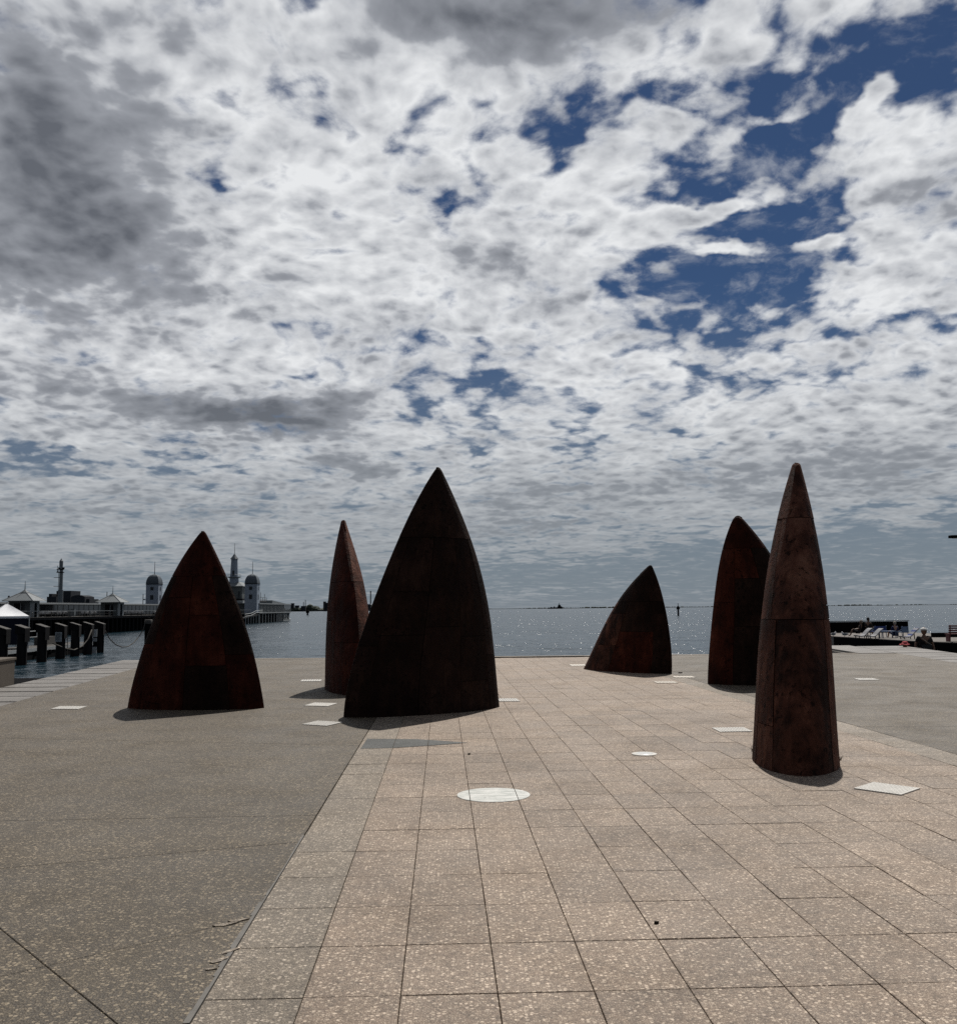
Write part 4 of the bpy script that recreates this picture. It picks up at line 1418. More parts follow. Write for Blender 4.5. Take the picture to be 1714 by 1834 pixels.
for k in range(8):
    a, b_ = R(22.5 + 45 * k), R(67.5 + 45 * k)
    gr.tube([(lc.x + 2.0 * math.cos(a), lc.y + 2.0 * math.sin(a), 12.5), (lc.x + 2.0 * math.cos(b_), lc.y + 2.0 * math.sin(b_), 12.5)], .04, 4)
    gr.tube([(lc.x + 2.0 * math.cos(a), lc.y + 2.0 * math.sin(a), 11.86), (lc.x + 2.0 * math.cos(a), lc.y + 2.0 * math.sin(a), 12.5)], .04, 4)
gr.build('gallery_rail', M_RAILW, lh)
MB().lathe((lc.x, lc.y, 0), [(1.20, 11.865), (.95, 17.2)], 8, R(22.5)).build('tower_shaft', M_WALLW, lh)
w = MB().box(lc.x - .25, lc.x + .28, lc.y - 1.18, lc.y - 1.0, 12.3, 13.7).build('window', M_DOME, lh)
MB().box(lc.x - .18, lc.x + .21, lc.y - 1.21, lc.y - 1.182, 12.36, 13.64).build('pane', M_GLASS, w)
ro = MB().lathe((lc.x, lc.y, 0), [(1.10, 17.15), (1.28, 17.25), (.62, 18.1), (.05, 18.9)], 8, R(22.5)).build('pointed_roof', M_DOME, lh)
MB().tube([(lc.x, lc.y, 18.8), (lc.x, lc.y, 22.0)], [.08, .04], 6).build('flagpole', M_BLACK, ro)

# veranda pavilion at the pier head, on white posts
va, vb = 281.0, 327.0
vp = thing('veranda_pavilion', (PXF - 4, 304, DK), 'pale colonnaded pavilion on white posts at the end of the pier', 'building')
MB().box(PXF - 9, PXF - 1.8, va, vb, DK + .02, 3.6).build('wall', M_WALLG, vp)
MB().box(PXF - 10, PXF + .5, va - .5, vb + .5, 3.602, 3.78).build('roof', M_ROOFG, vp)
MB().box(PXF + .501, PXF + .56, va - .5, vb + .5, 3.5, 3.80).build('roof_fascia', M_RAILW, vp)
MB().box(PXF + .13, PXF + .6, va - .6, vb + .5, DK - .10, DK + .12).build('balcony_edge', M_RAILW, vp)
cm = MB().box(-.13, .13, -.13, .13, 0, 2.5).mesh('column', M_RAILW)
lm = MB().box(-.12, .12, -.12, .12, 0, 2.95).mesh('post', M_RAILW)
for k in range(24):
    yy = va + .2 + k * (vb - va - .4) / 23
    for me, nm, z in ((cm, 'column', DK + .121), (lm, 'post', WZ - .2)):
        if nm == 'post' and k % 2:
            continue
        o = bpy.data.objects.new(nm, me)
        COL.objects.link(o)
        o.parent = vp
        o.location = (PXF + .36 - (PXF - 4), yy - 304, z - DK)
for (y0, y1) in ((316, 318.6), (319.6, 322.2), (323.2, 325.8)):
    for (a_, b_) in (((y0, WZ + .3), (y1, DK - .2)), ((y1, WZ + .3), (y0, DK - .2))):
        MB().tube([(PXF + .36, a_[0], a_[1]), (PXF + .36, b_[0], b_[1])], .10, 5).build('brace', M_RAILW, vp)
MB().box(PXF - .3, PXF + .5, 315, vb + .4, WZ + .15, WZ + .45).build('lower_waler', M_RAILW, vp)
sr = MB().add([(PXF - 6, 300, 3.79), (PXF, 300, 3.79), (PXF, 322, 3.79), (PXF - 6, 322, 3.79), (PXF - 6, 300, 4.8), (PXF, 300, 4.8)], [(0, 1, 2, 3), (0, 4, 5, 1), (4, 3, 2, 5), (0, 3, 4), (1, 5, 2)])
sr.build('sloping_roof', M_ROOFG, vp)
rr = thing('roof_railing', (PXF - 3, 290, 3.8), 'open railing with masts on the flat roof beside the right domed tower', 'railing')
for z in (4.35, 4.95, 5.5):
    MB().tube([(PXF - .5, 283.5, z), (PXF - .5, 294, z)], .06, 5).build('rail', M_CAP, rr)
for k, t in enumerate((5.5, 7.0, 5.5, 6.6, 5.5)):
    MB().tube([(PXF - .5, 283.5 + k * 2.6, 3.79), (PXF - .5, 283.5 + k * 2.6, t)], .07, 5).build('mast', M_CAP, rr)
gw = thing('gangway', (PXF + 1.5, 268, 0), 'pale gangway with curved handrails climbing to the pier below the right domed tower', 'gangway')
MB().add([(PXF + .7, 255, -.35), (PXF + 2.4, 255, -.35), (PXF + 2.4, 272, .55), (PXF + .7, 272, .55), (PXF + .7, 255, -.55), (PXF + 2.4, 255, -.55), (PXF + 2.4, 272, .35), (PXF + .7, 272, .35)],
         [(0, 1, 2, 3), (7, 6, 5, 4), (0, 4, 5, 1), (1, 5, 6, 2), (2, 6, 7, 3), (3, 7, 4, 0)]).build('walk_deck', M_DARKW, gw)
for z in (0, .55):
    MB().tube([(PXF + 2.42, 255, .15 + z), (PXF + 2.42, 262, .35 + z), (PXF + 2.42, 268, 1.05 + z), (PXF + 2.42, 276, 1.2 + z)], .09, 5).build('handrail', M_RAILW, gw)
for k in range(6):
    MB().tube([(PXF + 2.42, 256 + 3 * k, WZ - .5), (PXF + 2.42, 256 + 3 * k, -.1 + .16 * k)], .12, 5).build('post', M_RAILW, gw)

# furniture along the pier edge: pale tables, chairs and one cabinet
M_TABLE = worn('pale_table', (.40, .40, .40), .4, .5)
ORD = ['first', 'second', 'third', 'fourth', 'fifth', 'sixth', 'seventh', 'eighth', 'ninth']
ROWS = [(9, 'right of the left pier kiosk'), (3, 'right of the grey pier cabinet'), (7, 'right of the kiosk near the tower')]
LABS = ['%s pale table %s' % (ORD[i], w_) for n_, w_ in ROWS for i in range(n_)]
tp = None
cp = None
for k, px in enumerate((74, 84, 90, 96, 101, 106, 111, 116, 121, 152, 160, 168, 228, 233, 241, 250, 256, 277, 283)):
    Y = 66.5 * F_PX / (857 - px)
    loc = Vector((-66.5 + random.uniform(-.5, .5), Y, DK))
    if tp is None:
        tp = thing('outdoor_table', loc, LABS[k], 'table', 'tables on the pier deck')
        MB().lathe(loc, [(.42, .70), (.42, .75)], 10).build('tabletop', M_TABLE, tp)
        MB().lathe(loc, [(.05, .03), (.05, .699)], 6).build('stem', M_BLACK, tp)
        MB().lathe(loc, [(.25, .002), (.22, .03)], 8).build('foot', M_BLACK, tp)
    else:
        dup(tp, loc, LABS[k])
    for s in (-1, 1):
        l2_ = loc + Vector((random.uniform(-.2, .2), s * random.uniform(.6, .75), 0))
        lab_c = '%s chair at the %s' % ('near' if s < 0 else 'far', LABS[k])
        if cp is None:
            cp = thing('outdoor_chair', l2_, lab_c, 'chair', 'chairs on the pier deck')
            MB().box(l2_.x - .22, l2_.x + .22, l2_.y - .22, l2_.y + .22, DK + .42, DK + .46).build('seat', M_BLACK, cp)
            MB().box(l2_.x - .22, l2_.x + .22, l2_.y + .18, l2_.y + .22, DK + .461, DK + .86).build('backrest', M_TABLE if True else M_BLACK, cp)
            for sx in (-.19, .19):
                for sy in (-.19, .19):
                    MB().box(l2_.x + sx - .02, l2_.x + sx + .02, l2_.y + sy - .02, l2_.y + sy + .02, DK + .002, DK + .419).build('leg', M_BLACK, cp)
        else:
            dup(cp, l2_, lab_c, rz=random.choice((0, math.pi)) + random.uniform(-.4, .4))
cb = dp(131, 1095, 154)
cabn = thing('service_cabinet', (cb.x, cb.y, DK), 'pale grey upright cabinet on the pier deck', 'cabinet')
MB().box(cb.x - .30, cb.x + .30, cb.y - .25, cb.y + .25, DK + .05, DK + 1.15).build('body', M_ROOFG, cabn)
MB().box(cb.x - .33, cb.x + .33, cb.y - .28, cb.y + .28, DK + 1.151, DK + 1.2).build('lid', M_RAILW, cabn)
MB().box(cb.x - .75, cb.x - .36, cb.y - .2, cb.y + .2, DK + .002, DK + 1.1).build('side_panel', M_WALLG, cabn)

# antenna mast and silos behind the pier
ac = dp(108.3, 1070, 262)
am = thing('antenna_mast', (ac.x, ac.y, DK), 'tall grey mast with antenna drum and side platform behind the pier hall', 'antenna mast')


def zat(y, Y, px=108):
    return dp(px, y, Y).z


MB().lathe((ac.x, ac.y, 0), [(.72, DK), (.66, zat(1057, 262))], 10).build('mast_foot', M_ROOFG, am)
MB().lathe((ac.x, ac.y, 0), [(.50, zat(1057, 262)), (.46, zat(1017, 262))], 10).build('pole', M_ROOFG, am)
MB().lathe((ac.x - .1, ac.y, 0), [(.48, zat(1016, 262)), (.50, zat(1005, 262)), (.22, zat(1002.5, 262)), (.1, zat(1000.5, 262))], 10).build('antenna_drum', M_ROOFG, am)
MB().box(ac.x - 1.1, ac.x + .6, ac.y - .5, ac.y + .5, zat(1026, 262), zat(1024.6, 262)).build('platform', M_BLACK, am)
MB().box(ac.x - 1.1, ac.x + .55, ac.y - .5, ac.y + .5, zat(1020.5, 262), zat(1019, 262)).build('platform', M_BLACK, am)
MB().ball((ac.x - .75, ac.y - .5, zat(1023, 262)), .28, .2, .28, 8, 5).build('dish', M_RAILW, am)
MB().box(ac.x - .75, ac.x + .75, ac.y - .3, ac.y + .3, zat(1019, 262), zat(1016.3, 262)).build('bracket', M_BLACK, am)
MB().tube([(ac.x - 1.05, ac.y, zat(1025, 262)), (ac.x - 1.05, ac.y, zat(1013, 262))], .06, 5).build('whip_aerial', M_BLACK, am)
MB().tube([(ac.x - .68, ac.y, zat(1079, 262)), (ac.x - .68, ac.y, zat(1026, 262))], .07, 4).build('cable_ladder', M_CAP, am)
for yy in (1034.5, 1050.2, 1065.5):
    MB().tube([(ac.x - 2.0, ac.y, zat(yy, 262)), (ac.x - .4, ac.y, zat(yy, 262))], .07, 4).build('side_arm', M_CAP, am)
SY = 900.0
sc_ = dp(120, 1080, SY)
silo = thing('silo_building', (sc_.x, sc_.y, WZ), 'dark blocky silo buildings on the shore behind the antenna mast', 'building')
for (a, b_, top, dy, nm) in ((84, 101, 1068.8, 0, 'block'), (87.6, 93, 1063.6, 5, 'block'), (101.2, 127, 1058.3, 8, 'tower_block'), (127.2, 152, 1069, 0, 'block'), (153.5, 160.3, 1073, 4, 'block')):
    p0, p1 = dp(a, top, SY + dy), dp(b_, top, SY + dy)
    MB().box(p0.x, p1.x, SY + dy, SY + dy + 22, WZ - 1, (p0.z + p1.z) / 2).build(nm, M_FAR, silo)
p0, p1 = dp(127.2, 1069, SY), dp(152, 1069, SY)
vs_ = []
for k in range(9):
    f = k / 8
    vs_.append((p0.x + (p1.x - p0.x) * f, 1.6 * math.sin(math.pi * f) + p0.z))
b = MB()
for yy in (SY + .1, SY + 21.9):
    b.v += [Vector((x, yy, z)) for x, z in vs_]
b.f = [(k, k + 1, 9 + k + 1, 9 + k) for k in range(8)] + [tuple(range(9)), tuple(range(17, 8, -1))]
b.build('curved_roof', M_FAR, silo)
# things on the far shore
ch = dp(663.8, 1084, 3150)
st = thing('chimney', (ch.x, ch.y, WZ), 'tall far chimney seen between the slender fin and the tallest fin', 'chimney')
MB().lathe((ch.x, ch.y, 0), [(2.2, WZ), (1.7, dp(663, 1058.5, 3150).z)], 10).build('stack', M_FAR, st)
MB().lathe((ch.x, ch.y, 0), [(2.5, dp(663, 1061, 3150).z), (2.5, dp(663, 1060, 3150).z)], 10).build('rim', M_FAR, st)
wp = dp(659, 1083, 3120)
sh = thing('shore_shed', (wp.x, wp.y, WZ), 'white roofed shed on the far shore beside the tall chimney', 'building')
MB().box(wp.x - 11, wp.x + 9, wp.y, wp.y + 20, WZ, wp.z).build('wall', M_FAR, sh)
MB().box(wp.x - 12, wp.x + 10, wp.y - 1, wp.y + 21, wp.z + .01, wp.z + 2.6).build('roof', M_CANVAS, sh)
for px, top, lab in ((543.6, 1078, 'shorter of two thin far stacks right of the pier end'), (547.0, 1074.5, 'taller of two thin far stacks right of the pier end')):
    p = dp(px, 1085, 3300)
    st = thing('chimney', (p.x, p.y, WZ), lab, 'chimney', 'pair of thin stacks on the far shore')
    MB().lathe((p.x, p.y, 0), [(1.5, WZ), (1.1, dp(px, top, 3300).z)], 8).build('stack', M_FAR, st)
    MB().lathe((p.x, p.y, 0), [(1.6, WZ), (1.6, WZ + 3)], 8).build('plinth', M_FAR, st)
for k, (px, w_, top) in enumerate(((521, 5, 1081), (528, 7, 1085), (539, 8, 1086), (579, 4, 1078), (583.5, 3, 1080), (587, 3, 1077))):
    p, p2 = dp(px, top, 3080), dp(px + w_, top, 3080)
    bb = thing('shore_building', ((p.x + p2.x) / 2, p.y, WZ), ['square tank block on the far shore at the pier end', 'low block on the far shore near the pier end', 'long low block on the far shore under the thin stacks',
               'left block of the far plant beside the slender fin', 'middle block of the far plant beside the slender fin', 'right block of the far plant beside the slender fin'][k], 'building', 'blocks on the far shore')
    MB().box(p.x, p2.x, p.y, p.y + 14, WZ, p.z).build('wall', M_FAR, bb)
    MB().box(p.x - .4, p2.x + .4, p.y - .4, p.y + 14.4, p.z + .01, p.z + .8).build('roof', M_FAR, bb)

# ------------------------------------------------------------------ on the water: marks and a ship
def beacon(px, Y, top, label, big):
    p = dp(px, 1090, Y)
    r = thing('channel_marker', (p.x, p.y, WZ), label, 'channel marker', 'channel markers in the bay')
    k = Y / F_PX
    zt = dp(px, top, Y).z
    MB().lathe((p.x, p.y, 0), [(1.6 * k, WZ - 2), (1.5 * k, zt - 6 * k)], 8).build('pile', M_BLACK, r)
    MB().lathe((p.x, p.y, 0), [(3.0 * k, zt - 10.5 * k), (3.0 * k, zt - 6.5 * k), (1.2 * k, zt - 4.5 * k)], 8).build('topmark', M_BLACK, r)
    MB().lathe((p.x, p.y, 0), [(.5 * k, zt - 4.5 * k), (.5 * k, zt - .8 * k), (1.0 * k, zt - .8 * k), (1.0 * k, zt)], 6).build('light', M_BLACK, r)


beacon(1214.5, 390, 1081, 'dark channel marker standing in the water right of the lowest fin', 1)
beacon(551, 700, 1087.5, 'small far channel marker left of the slender fin', 0)
SYD = 4200
s0, s1 = dp(980.5, 1090, SYD), dp(1008.5, 1090, SYD)
ship = thing('ship', ((s0.x + s1.x) / 2, SYD, WZ), 'dark low ship with a tall aft deckhouse on the horizon', 'ship')


def shipz(y):
    return dp(994, y, SYD).z


zk = WZ - 1
b = MB()
L_ = s1.x - s0.x
hull = [(-.5, -.0), (-.47, -.06), (.38, -.06), (.5, 0), (.38, .06), (-.47, .06)]
cxs = (s0.x + s1.x) / 2
for z, f in ((zk, .94), (shipz(1088.3), 1.0)):
    b.v += [Vector((cxs + x * L_ * f, SYD + y_ * L_, z + (2.2 if x > .4 and f == 1 else 0))) for x, y_ in hull]
b.f = [tuple(range(5, -1, -1)), tuple(range(6, 12))] + [(i, (i + 1) % 6, 6 + (i + 1) % 6, 6 + i) for i in range(6)]
b.build('hull', M_BLACK, ship)
for (a, c_, t, bt, nm) in ((998.5, 1006, 1086, 1088.6, 'deckhouse'), (999.5, 1004, 1083.6, 1086.05, 'bridge'), (991.8, 993.5, 1086.2, 1088.6, 'deck_crane'), (986, 988.5, 1087.2, 1088.6, 'winch_house')):
    p0, p1 = dp(a, 1085, SYD), dp(c_, 1085, SYD)
    MB().box(p0.x, p1.x, SYD - 4, SYD + 4, shipz(bt), shipz(t)).build(nm, M_BLACK, ship)
p0 = dp(1001.6, 1085, SYD)
MB().lathe((p0.x, SYD, 0), [(1.9, shipz(1083.7)), (.5, shipz(1079.6))], 6).build('mast', M_BLACK, ship)

# ------------------------------------------------------------------ right: lower terrace with loungers and people
TZ = -.45
ter = tag(empty('lower_terrace', (30, 58, TZ)), kind='structure')
polyA = [(23.75, 64.6), (24.9, 54.6), (32.05, 54.6), (32.05, 72.2), (24.4, 72.2)]
polyB = [(24.9, 54.58), (26.1, 51.5), (28.4, 42), (45, 42), (45, 60.4), (32.07, 60.4), (32.07, 54.58)]
for p in (polyA, polyB):
    MB().prism(p, -3.4, TZ, .02).build('terrace_slab', M_QUAY, ter)
for a, b_ in (((23.75, 64.6), (24.9, 54.6)), ((24.9, 54.6), (26.1, 51.5)), ((26.1, 51.5), (28.4, 42))):
    d = Vector((b_[0] - a[0], b_[1] - a[1])).normalized()
    n_ = Vector((-d.y, d.x)) * -1
    n_ = n_ if n_.x < 0 else -n_
    L_ = (Vector(b_) - Vector(a)).length
    kk = max(1, int(L_ / 1.1))
    for i in range(kk):
        p, q_ = Vector(a) + d * (L_ * i / kk + .01), Vector(a) + d * (L_ * (i + 1) / kk - .01)
        MB().prism([tuple(p), tuple(q_), tuple(q_ + n_ * .12), tuple(p + n_ * .12)], -2.6, TZ - .05).build('fascia_board', M_BLACK, ter)
tw = thing('timber_wall', (28, 72, TZ), 'dark boarded wall closing the far end of the lower terrace', 'wall')
for k in range(16):
    MB().box(24.0 + k * .504, 24.0 + k * .504 + .49, 72.2, 72.36, TZ - .5, .36 + random.uniform(-.006, .006)).build('wall_board', M_BLACK, tw)
MB().box(23.9, 32.12, 72.12, 72.44, .385, .43).build('coping_board', M_PILE, tw)
kb = thing('kerb_wall', (36, 60.5, TZ), 'low dark kerb along the water side of the lower terrace', 'wall')
for k in range(9):
    MB().box(28.3 + k * 1.9, 28.3 + k * 1.9 + 1.88, 60.42, 60.62, TZ - .5, -.17).build('kerb_beam', M_BLACK, kb)
land2 = tag(MB().box(13.2, 24, 39.3, 46, -3.2, -1.05).build('lower_landing', M_QUAY), kind='structure')
tag(MB().prism([(15.95, 30), (24, 30), (24, 39.3), (17.0, 39.3)], -3.2, -1.05).build('lower_landing', M_QUAY), kind='structure')


# people: one skinned body each, clothes as children
def skin_body(name, joints, bones, mat, parent, levels=1):
    me = bpy.data.meshes.new(name)
    keys = list(joints)
    off = parent.location if parent else Vector()
    me.from_pydata([Vector(joints[k][:3]) for k in keys], [(keys.index(a), keys.index(b)) for a, b in bones], [])
    o = bpy.data.objects.new(name, me)
    COL.objects.link(o)
    md = o.modifiers.new('skin', 'SKIN')
    md.use_smooth_shade = True
    for i, k in enumerate(keys):
        v = me.skin_vertices[0].data[i]
        r = joints[k][3]
        v.radius = (r, joints[k][4] if len(joints[k]) > 4 else r)
        v.use_root = (i == 0)
    sd = o.modifiers.new('sub', 'SUBSURF')
    sd.levels = sd.render_levels = levels
    dg = bpy.context.evaluated_depsgraph_get()
    m2 = bpy.data.meshes.new_from_object(o.evaluated_get(dg))
    m2.name = name
    bpy.data.objects.remove(o)
    m2.materials.clear()
    m2.materials.append(mat)
    o2 = bpy.data.objects.new(name, m2)
    COL.objects.link(o2)
    o2.parent = parent
    return o2


M_SKIN = worn('skin', (.30, .17, .11), .55, .4, .1)
M_SKIND = worn('tanned_skin', (.13, .075, .05), .55, .4, .1)
M_NAVY = worn('navy_cloth', (.012, .016, .05), .85, .2, .3, 12)
M_DKCLOTH = worn('charcoal_cloth', (.016, .016, .018), .85, .2, .3, 12)
M_GREYC = worn('slate_cloth', (.022, .026, .030), .85, .2, .3, 12)
M_PINK = worn('pink_cloth', (.36, .06, .07), .8, .2, .3, 20)
M_CAPW = worn('white_cap_cloth', (.62, .62, .60), .8, .2, .15, 20)
M_HAIRD = worn('dark_hair', (.008, .007, .006), .6, .3)
M_HAIRG = worn('grey_hair', (.22, .20, .17), .7, .3, .4, 30)


def head(root, x, y, z, s, face, mat, hair=None):
    """head with nose, ears, eyes; face = heading the face looks at (rad)"""
    h = MB().ball((0, 0, 0), .078 * s, .098 * s, .122 * s, 14, 10)
    for v in h.v:
        if v.z < 0:
            v.x *= 1 + .9 * v.z / s
            v.y = v.y * (1 + .6 * v.z / s)
    h.ball((0, -.098 * s, -.012 * s), .014 * s, .022 * s, .026 * s, 6, 4)
    h.ball((.080 * s, .01 * s, -.01 * s), .012 * s, .022 * s, .034 * s, 6, 4).ball((-.080 * s, .01 * s, -.01 * s), .012 * s, .022 * s, .034 * s, 6, 4)
    M = Matrix.Translation((x, y, z)) @ Matrix.Rotation(face, 4, 'Z')
    h.v = [M @ v for v in h.v]
    hd = h.build('head', mat, root, smooth=True)
    e = MB().ball((.030 * s, -.086 * s, .015 * s), .012 * s, n=6, m=4).ball((-.030 * s, -.086 * s, .015 * s), .012 * s, n=6, m=4)
    e.box(-.022 * s, .022 * s, -.094 * s, -.086 * s, -.058 * s, -.052 * s)
    e.v = [M @ v for v in e.v]
    e.build('eyes_and_mouth', M_HAIRD, hd)
    if hair:
        g = MB().ball((0, .012 * s, .022 * s), .088 * s, .104 * s, .116 * s, 12, 8)
        for v in g.v:
            if v.y < -.05 * s and v.z < .07 * s:
                v.y = -.05 * s
        g.v = [M @ v for v in g.v]
        g.build('hair', hair, hd, smooth=True)
    return hd, M


def hand(b, w, d, s=1.0, side=1):
    """palm, four fingers and a thumb hanging from wrist w along d"""
    d = Vector(d).normalized()
    u = d.cross(Vector((0, 1, 0))).normalized() if abs(d.y) < .9 else Vector((1, 0, 0))
    w = Vector(w)
    b.tube([w, w + d * .09 * s], [.028 * s, .036 * s], 6)
    for k, l in enumerate((.068, .078, .072, .056)):
        q0 = w + d * .085 * s + u * (k - 1.5) * .019 * s
        b.tube([q0, q0 + d * l * .55 * s, q0 + d * l * s * .9 + u.cross(d) * .02 * s], [.0095 * s, .0088 * s, .006 * s], 5)
    q0 = w + d * .03 * s - u * .026 * s * side
    b.tube([q0, q0 + d * .03 * s - u * .022 * s * side, q0 + d * .062 * s - u * .026 * s * side], [.011 * s, .010 * s, .007 * s], 5)


def stander(loc, H, face, label, skin, shirt, trous, s=1.0, wide=1.0):
    """person standing with arms hanging, feet apart"""
    r = thing('person', loc, label, 'person')
    k = H / 1.75
    M = Matrix.Translation(loc) @ Matrix.Rotation(face, 4, 'Z')

    def J(x, y, z, rx, ry=None):
        p = M @ Vector((x * k, y * k, z * k)) - Vector(loc)
        return (p.x, p.y, p.z, rx * k, (ry or rx) * k)
    w = wide
    j = {'pelvis': J(0, .01, .93, .15 * w, .11), 'waist': J(0, .015, 1.08, .14 * w, .105), 'chest': J(0, .01, 1.28, .165 * w, .115), 'neckb': J(0, .01, 1.43, .07, .065), 'neck': J(0, -.005, 1.52, .056),
         'hl': J(.095 * w, .01, .87, .095), 'kl': J(.115 * w, -.01, .48, .062), 'al': J(.125 * w, .02, .09, .042), 'tl': J(.135 * w, -.13, .035, .038),
         'hr': J(-.095 * w, .01, .87, .095), 'kr': J(-.115 * w, -.01, .48, .062), 'ar': J(-.125 * w, .02, .09, .042), 'tr': J(-.135 * w, -.13, .035, .038),
         'sl': J(.185 * w, .015, 1.39, .068), 'el': J(.27 * w, .03, 1.12, .046), 'wl': J(.29 * w, -.04, .88, .031),
         'sr': J(-.185 * w, .015, 1.39, .068), 'er': J(-.27 * w, .03, 1.12, .046), 'wr': J(-.29 * w, -.04, .88, .031)}
    bn = [('pelvis', 'waist'), ('waist', 'chest'), ('chest', 'neckb'), ('neckb', 'neck'), ('pelvis', 'hl'), ('hl', 'kl'), ('kl', 'al'), ('al', 'tl'), ('pelvis', 'hr'), ('hr', 'kr'), ('kr', 'ar'), ('ar', 'tr'),
          ('chest', 'sl'), ('sl', 'el'), ('el', 'wl'), ('chest', 'sr'), ('sr', 'er'), ('er', 'wr')]
    skin_body('body', j, bn, skin, r)

    def fat(keys, g):
        return {q: (*j[q][:3], j[q][3] * g, j[q][4] * g) for q in keys}
    sj = fat(('chest', 'waist', 'pelvis', 'sl', 'sr'), 1.13)
    for a, b_, nm in (('sl', 'el', 'ul'), ('sr', 'er', 'ur')):
        A, B = Vector(j[a][:3]), Vector(j[b_][:3])
        C_ = A.lerp(B, .75)
        sj[nm] = (C_.x, C_.y, C_.z, .062 * k, .062 * k)
    A, B = Vector(j['chest'][:3]), Vector(j['neckb'][:3])
    C_ = A.lerp(B, .8)
    sj['col'] = (C_.x, C_.y, C_.z, .085 * k, .078 * k)
    skin_body('shirt', sj, [('chest', 'waist'), ('waist', 'pelvis'), ('chest', 'sl'), ('sl', 'ul'), ('chest', 'sr'), ('sr', 'ur'), ('chest', 'col')], shirt, r)
    tj = fat(('pelvis', 'hl', 'kl', 'hr', 'kr'), 1.16)
    for a, b_, nm in (('kl', 'al', 'cl'), ('kr', 'ar', 'cr')):
        A, B = Vector(j[a][:3]), Vector(j[b_][:3])
        C_ = A.lerp(B, .9)
        tj[nm] = (C_.x, C_.y, C_.z, .062 * k, .062 * k)
    skin_body('trousers', tj, [('pelvis', 'hl'), ('hl', 'kl'), ('kl', 'cl'), ('pelvis', 'hr'), ('hr', 'kr'), ('kr', 'cr')], trous, r)
    hb = MB()
    for sgn, wk, ek in ((1, 'wl', 'el'), (-1, 'wr', 'er')):
        A, B = Vector(j[ek][:3]) + Vector(loc), Vector(j[wk][:3]) + Vector(loc)
        hand(hb, B, B - A, k, sgn)
    hb.build('hands', skin, r, smooth=True)
    c = M @ Vector((0, -.015 * k, 1.63 * k))
    return r, c, k


man, c, k = stander(Vector((16.96, 36.9, -1.05)), 1.76, -.12, 'man in dark shirt and white cap standing below the plank edge', M_SKIND, M_DKCLOTH, M_GREYC, wide=1.18)
hd, M = head(man, c.x, c.y, c.z, 1.22, .25, M_SKIND)
cp_ = MB().ball((0, .01, .045), .115, .135, .095, 14, 8)
for v in cp_.v:
    v.z = max(v.z, .035)
cp_.add([(x * .115, -.10 - .085 * math.cos(x * 1.35), .038 + z) for z in (0, .012) for x in (-1, -.6, -.2, .2, .6, 1)], [(0, 1, 2, 3, 4, 5), (11, 10, 9, 8, 7, 6)] + [(i, i + 6, i + 7, i + 1) for i in range(5)])
cp_.v = [M @ v for v in cp_.v]
cp_.build('white_cap', M_CAPW, man, smooth=True)
bg_ = MB().obox((man.location.x, man.location.y - .19, -1.05 + 1.04), (.34, .10, .18)).build('waist_bag', M_GREYC, man)
MB().tube([(man.location.x - .20, man.location.y - .14, -1.05 + 1.42), (man.location.x + .02, man.location.y - .20, -1.05 + 1.22), (man.location.x + .2, man.location.y - .16, -1.05 + 1.12)], .016, 5).build('strap', M_HAIRG, bg_)
kid, c, k = stander(Vector((16.12, 36.7, -1.05)), 1.20, .5, 'child in a pink sun hat standing below the plank edge', M_SKIN, M_PINK, M_PINK)
hd, M = head(kid, c.x, c.y, c.z + .01, .95, .9, M_SKIN)
h = MB().lathe((0, 0, 0), [(.20, .028), (.19, .036), (.112, .05), (.105, .10), (.07, .135), (.01, .145)], 16)
for i, v in enumerate(h.v):
    if math.hypot(v.x, v.y) > .15:
        v.z += .018 * math.sin(i * 1.7) - .012
h.v = [M @ v for v in h.v]
h.build('sun_hat', M_PINK, kid, smooth=True)


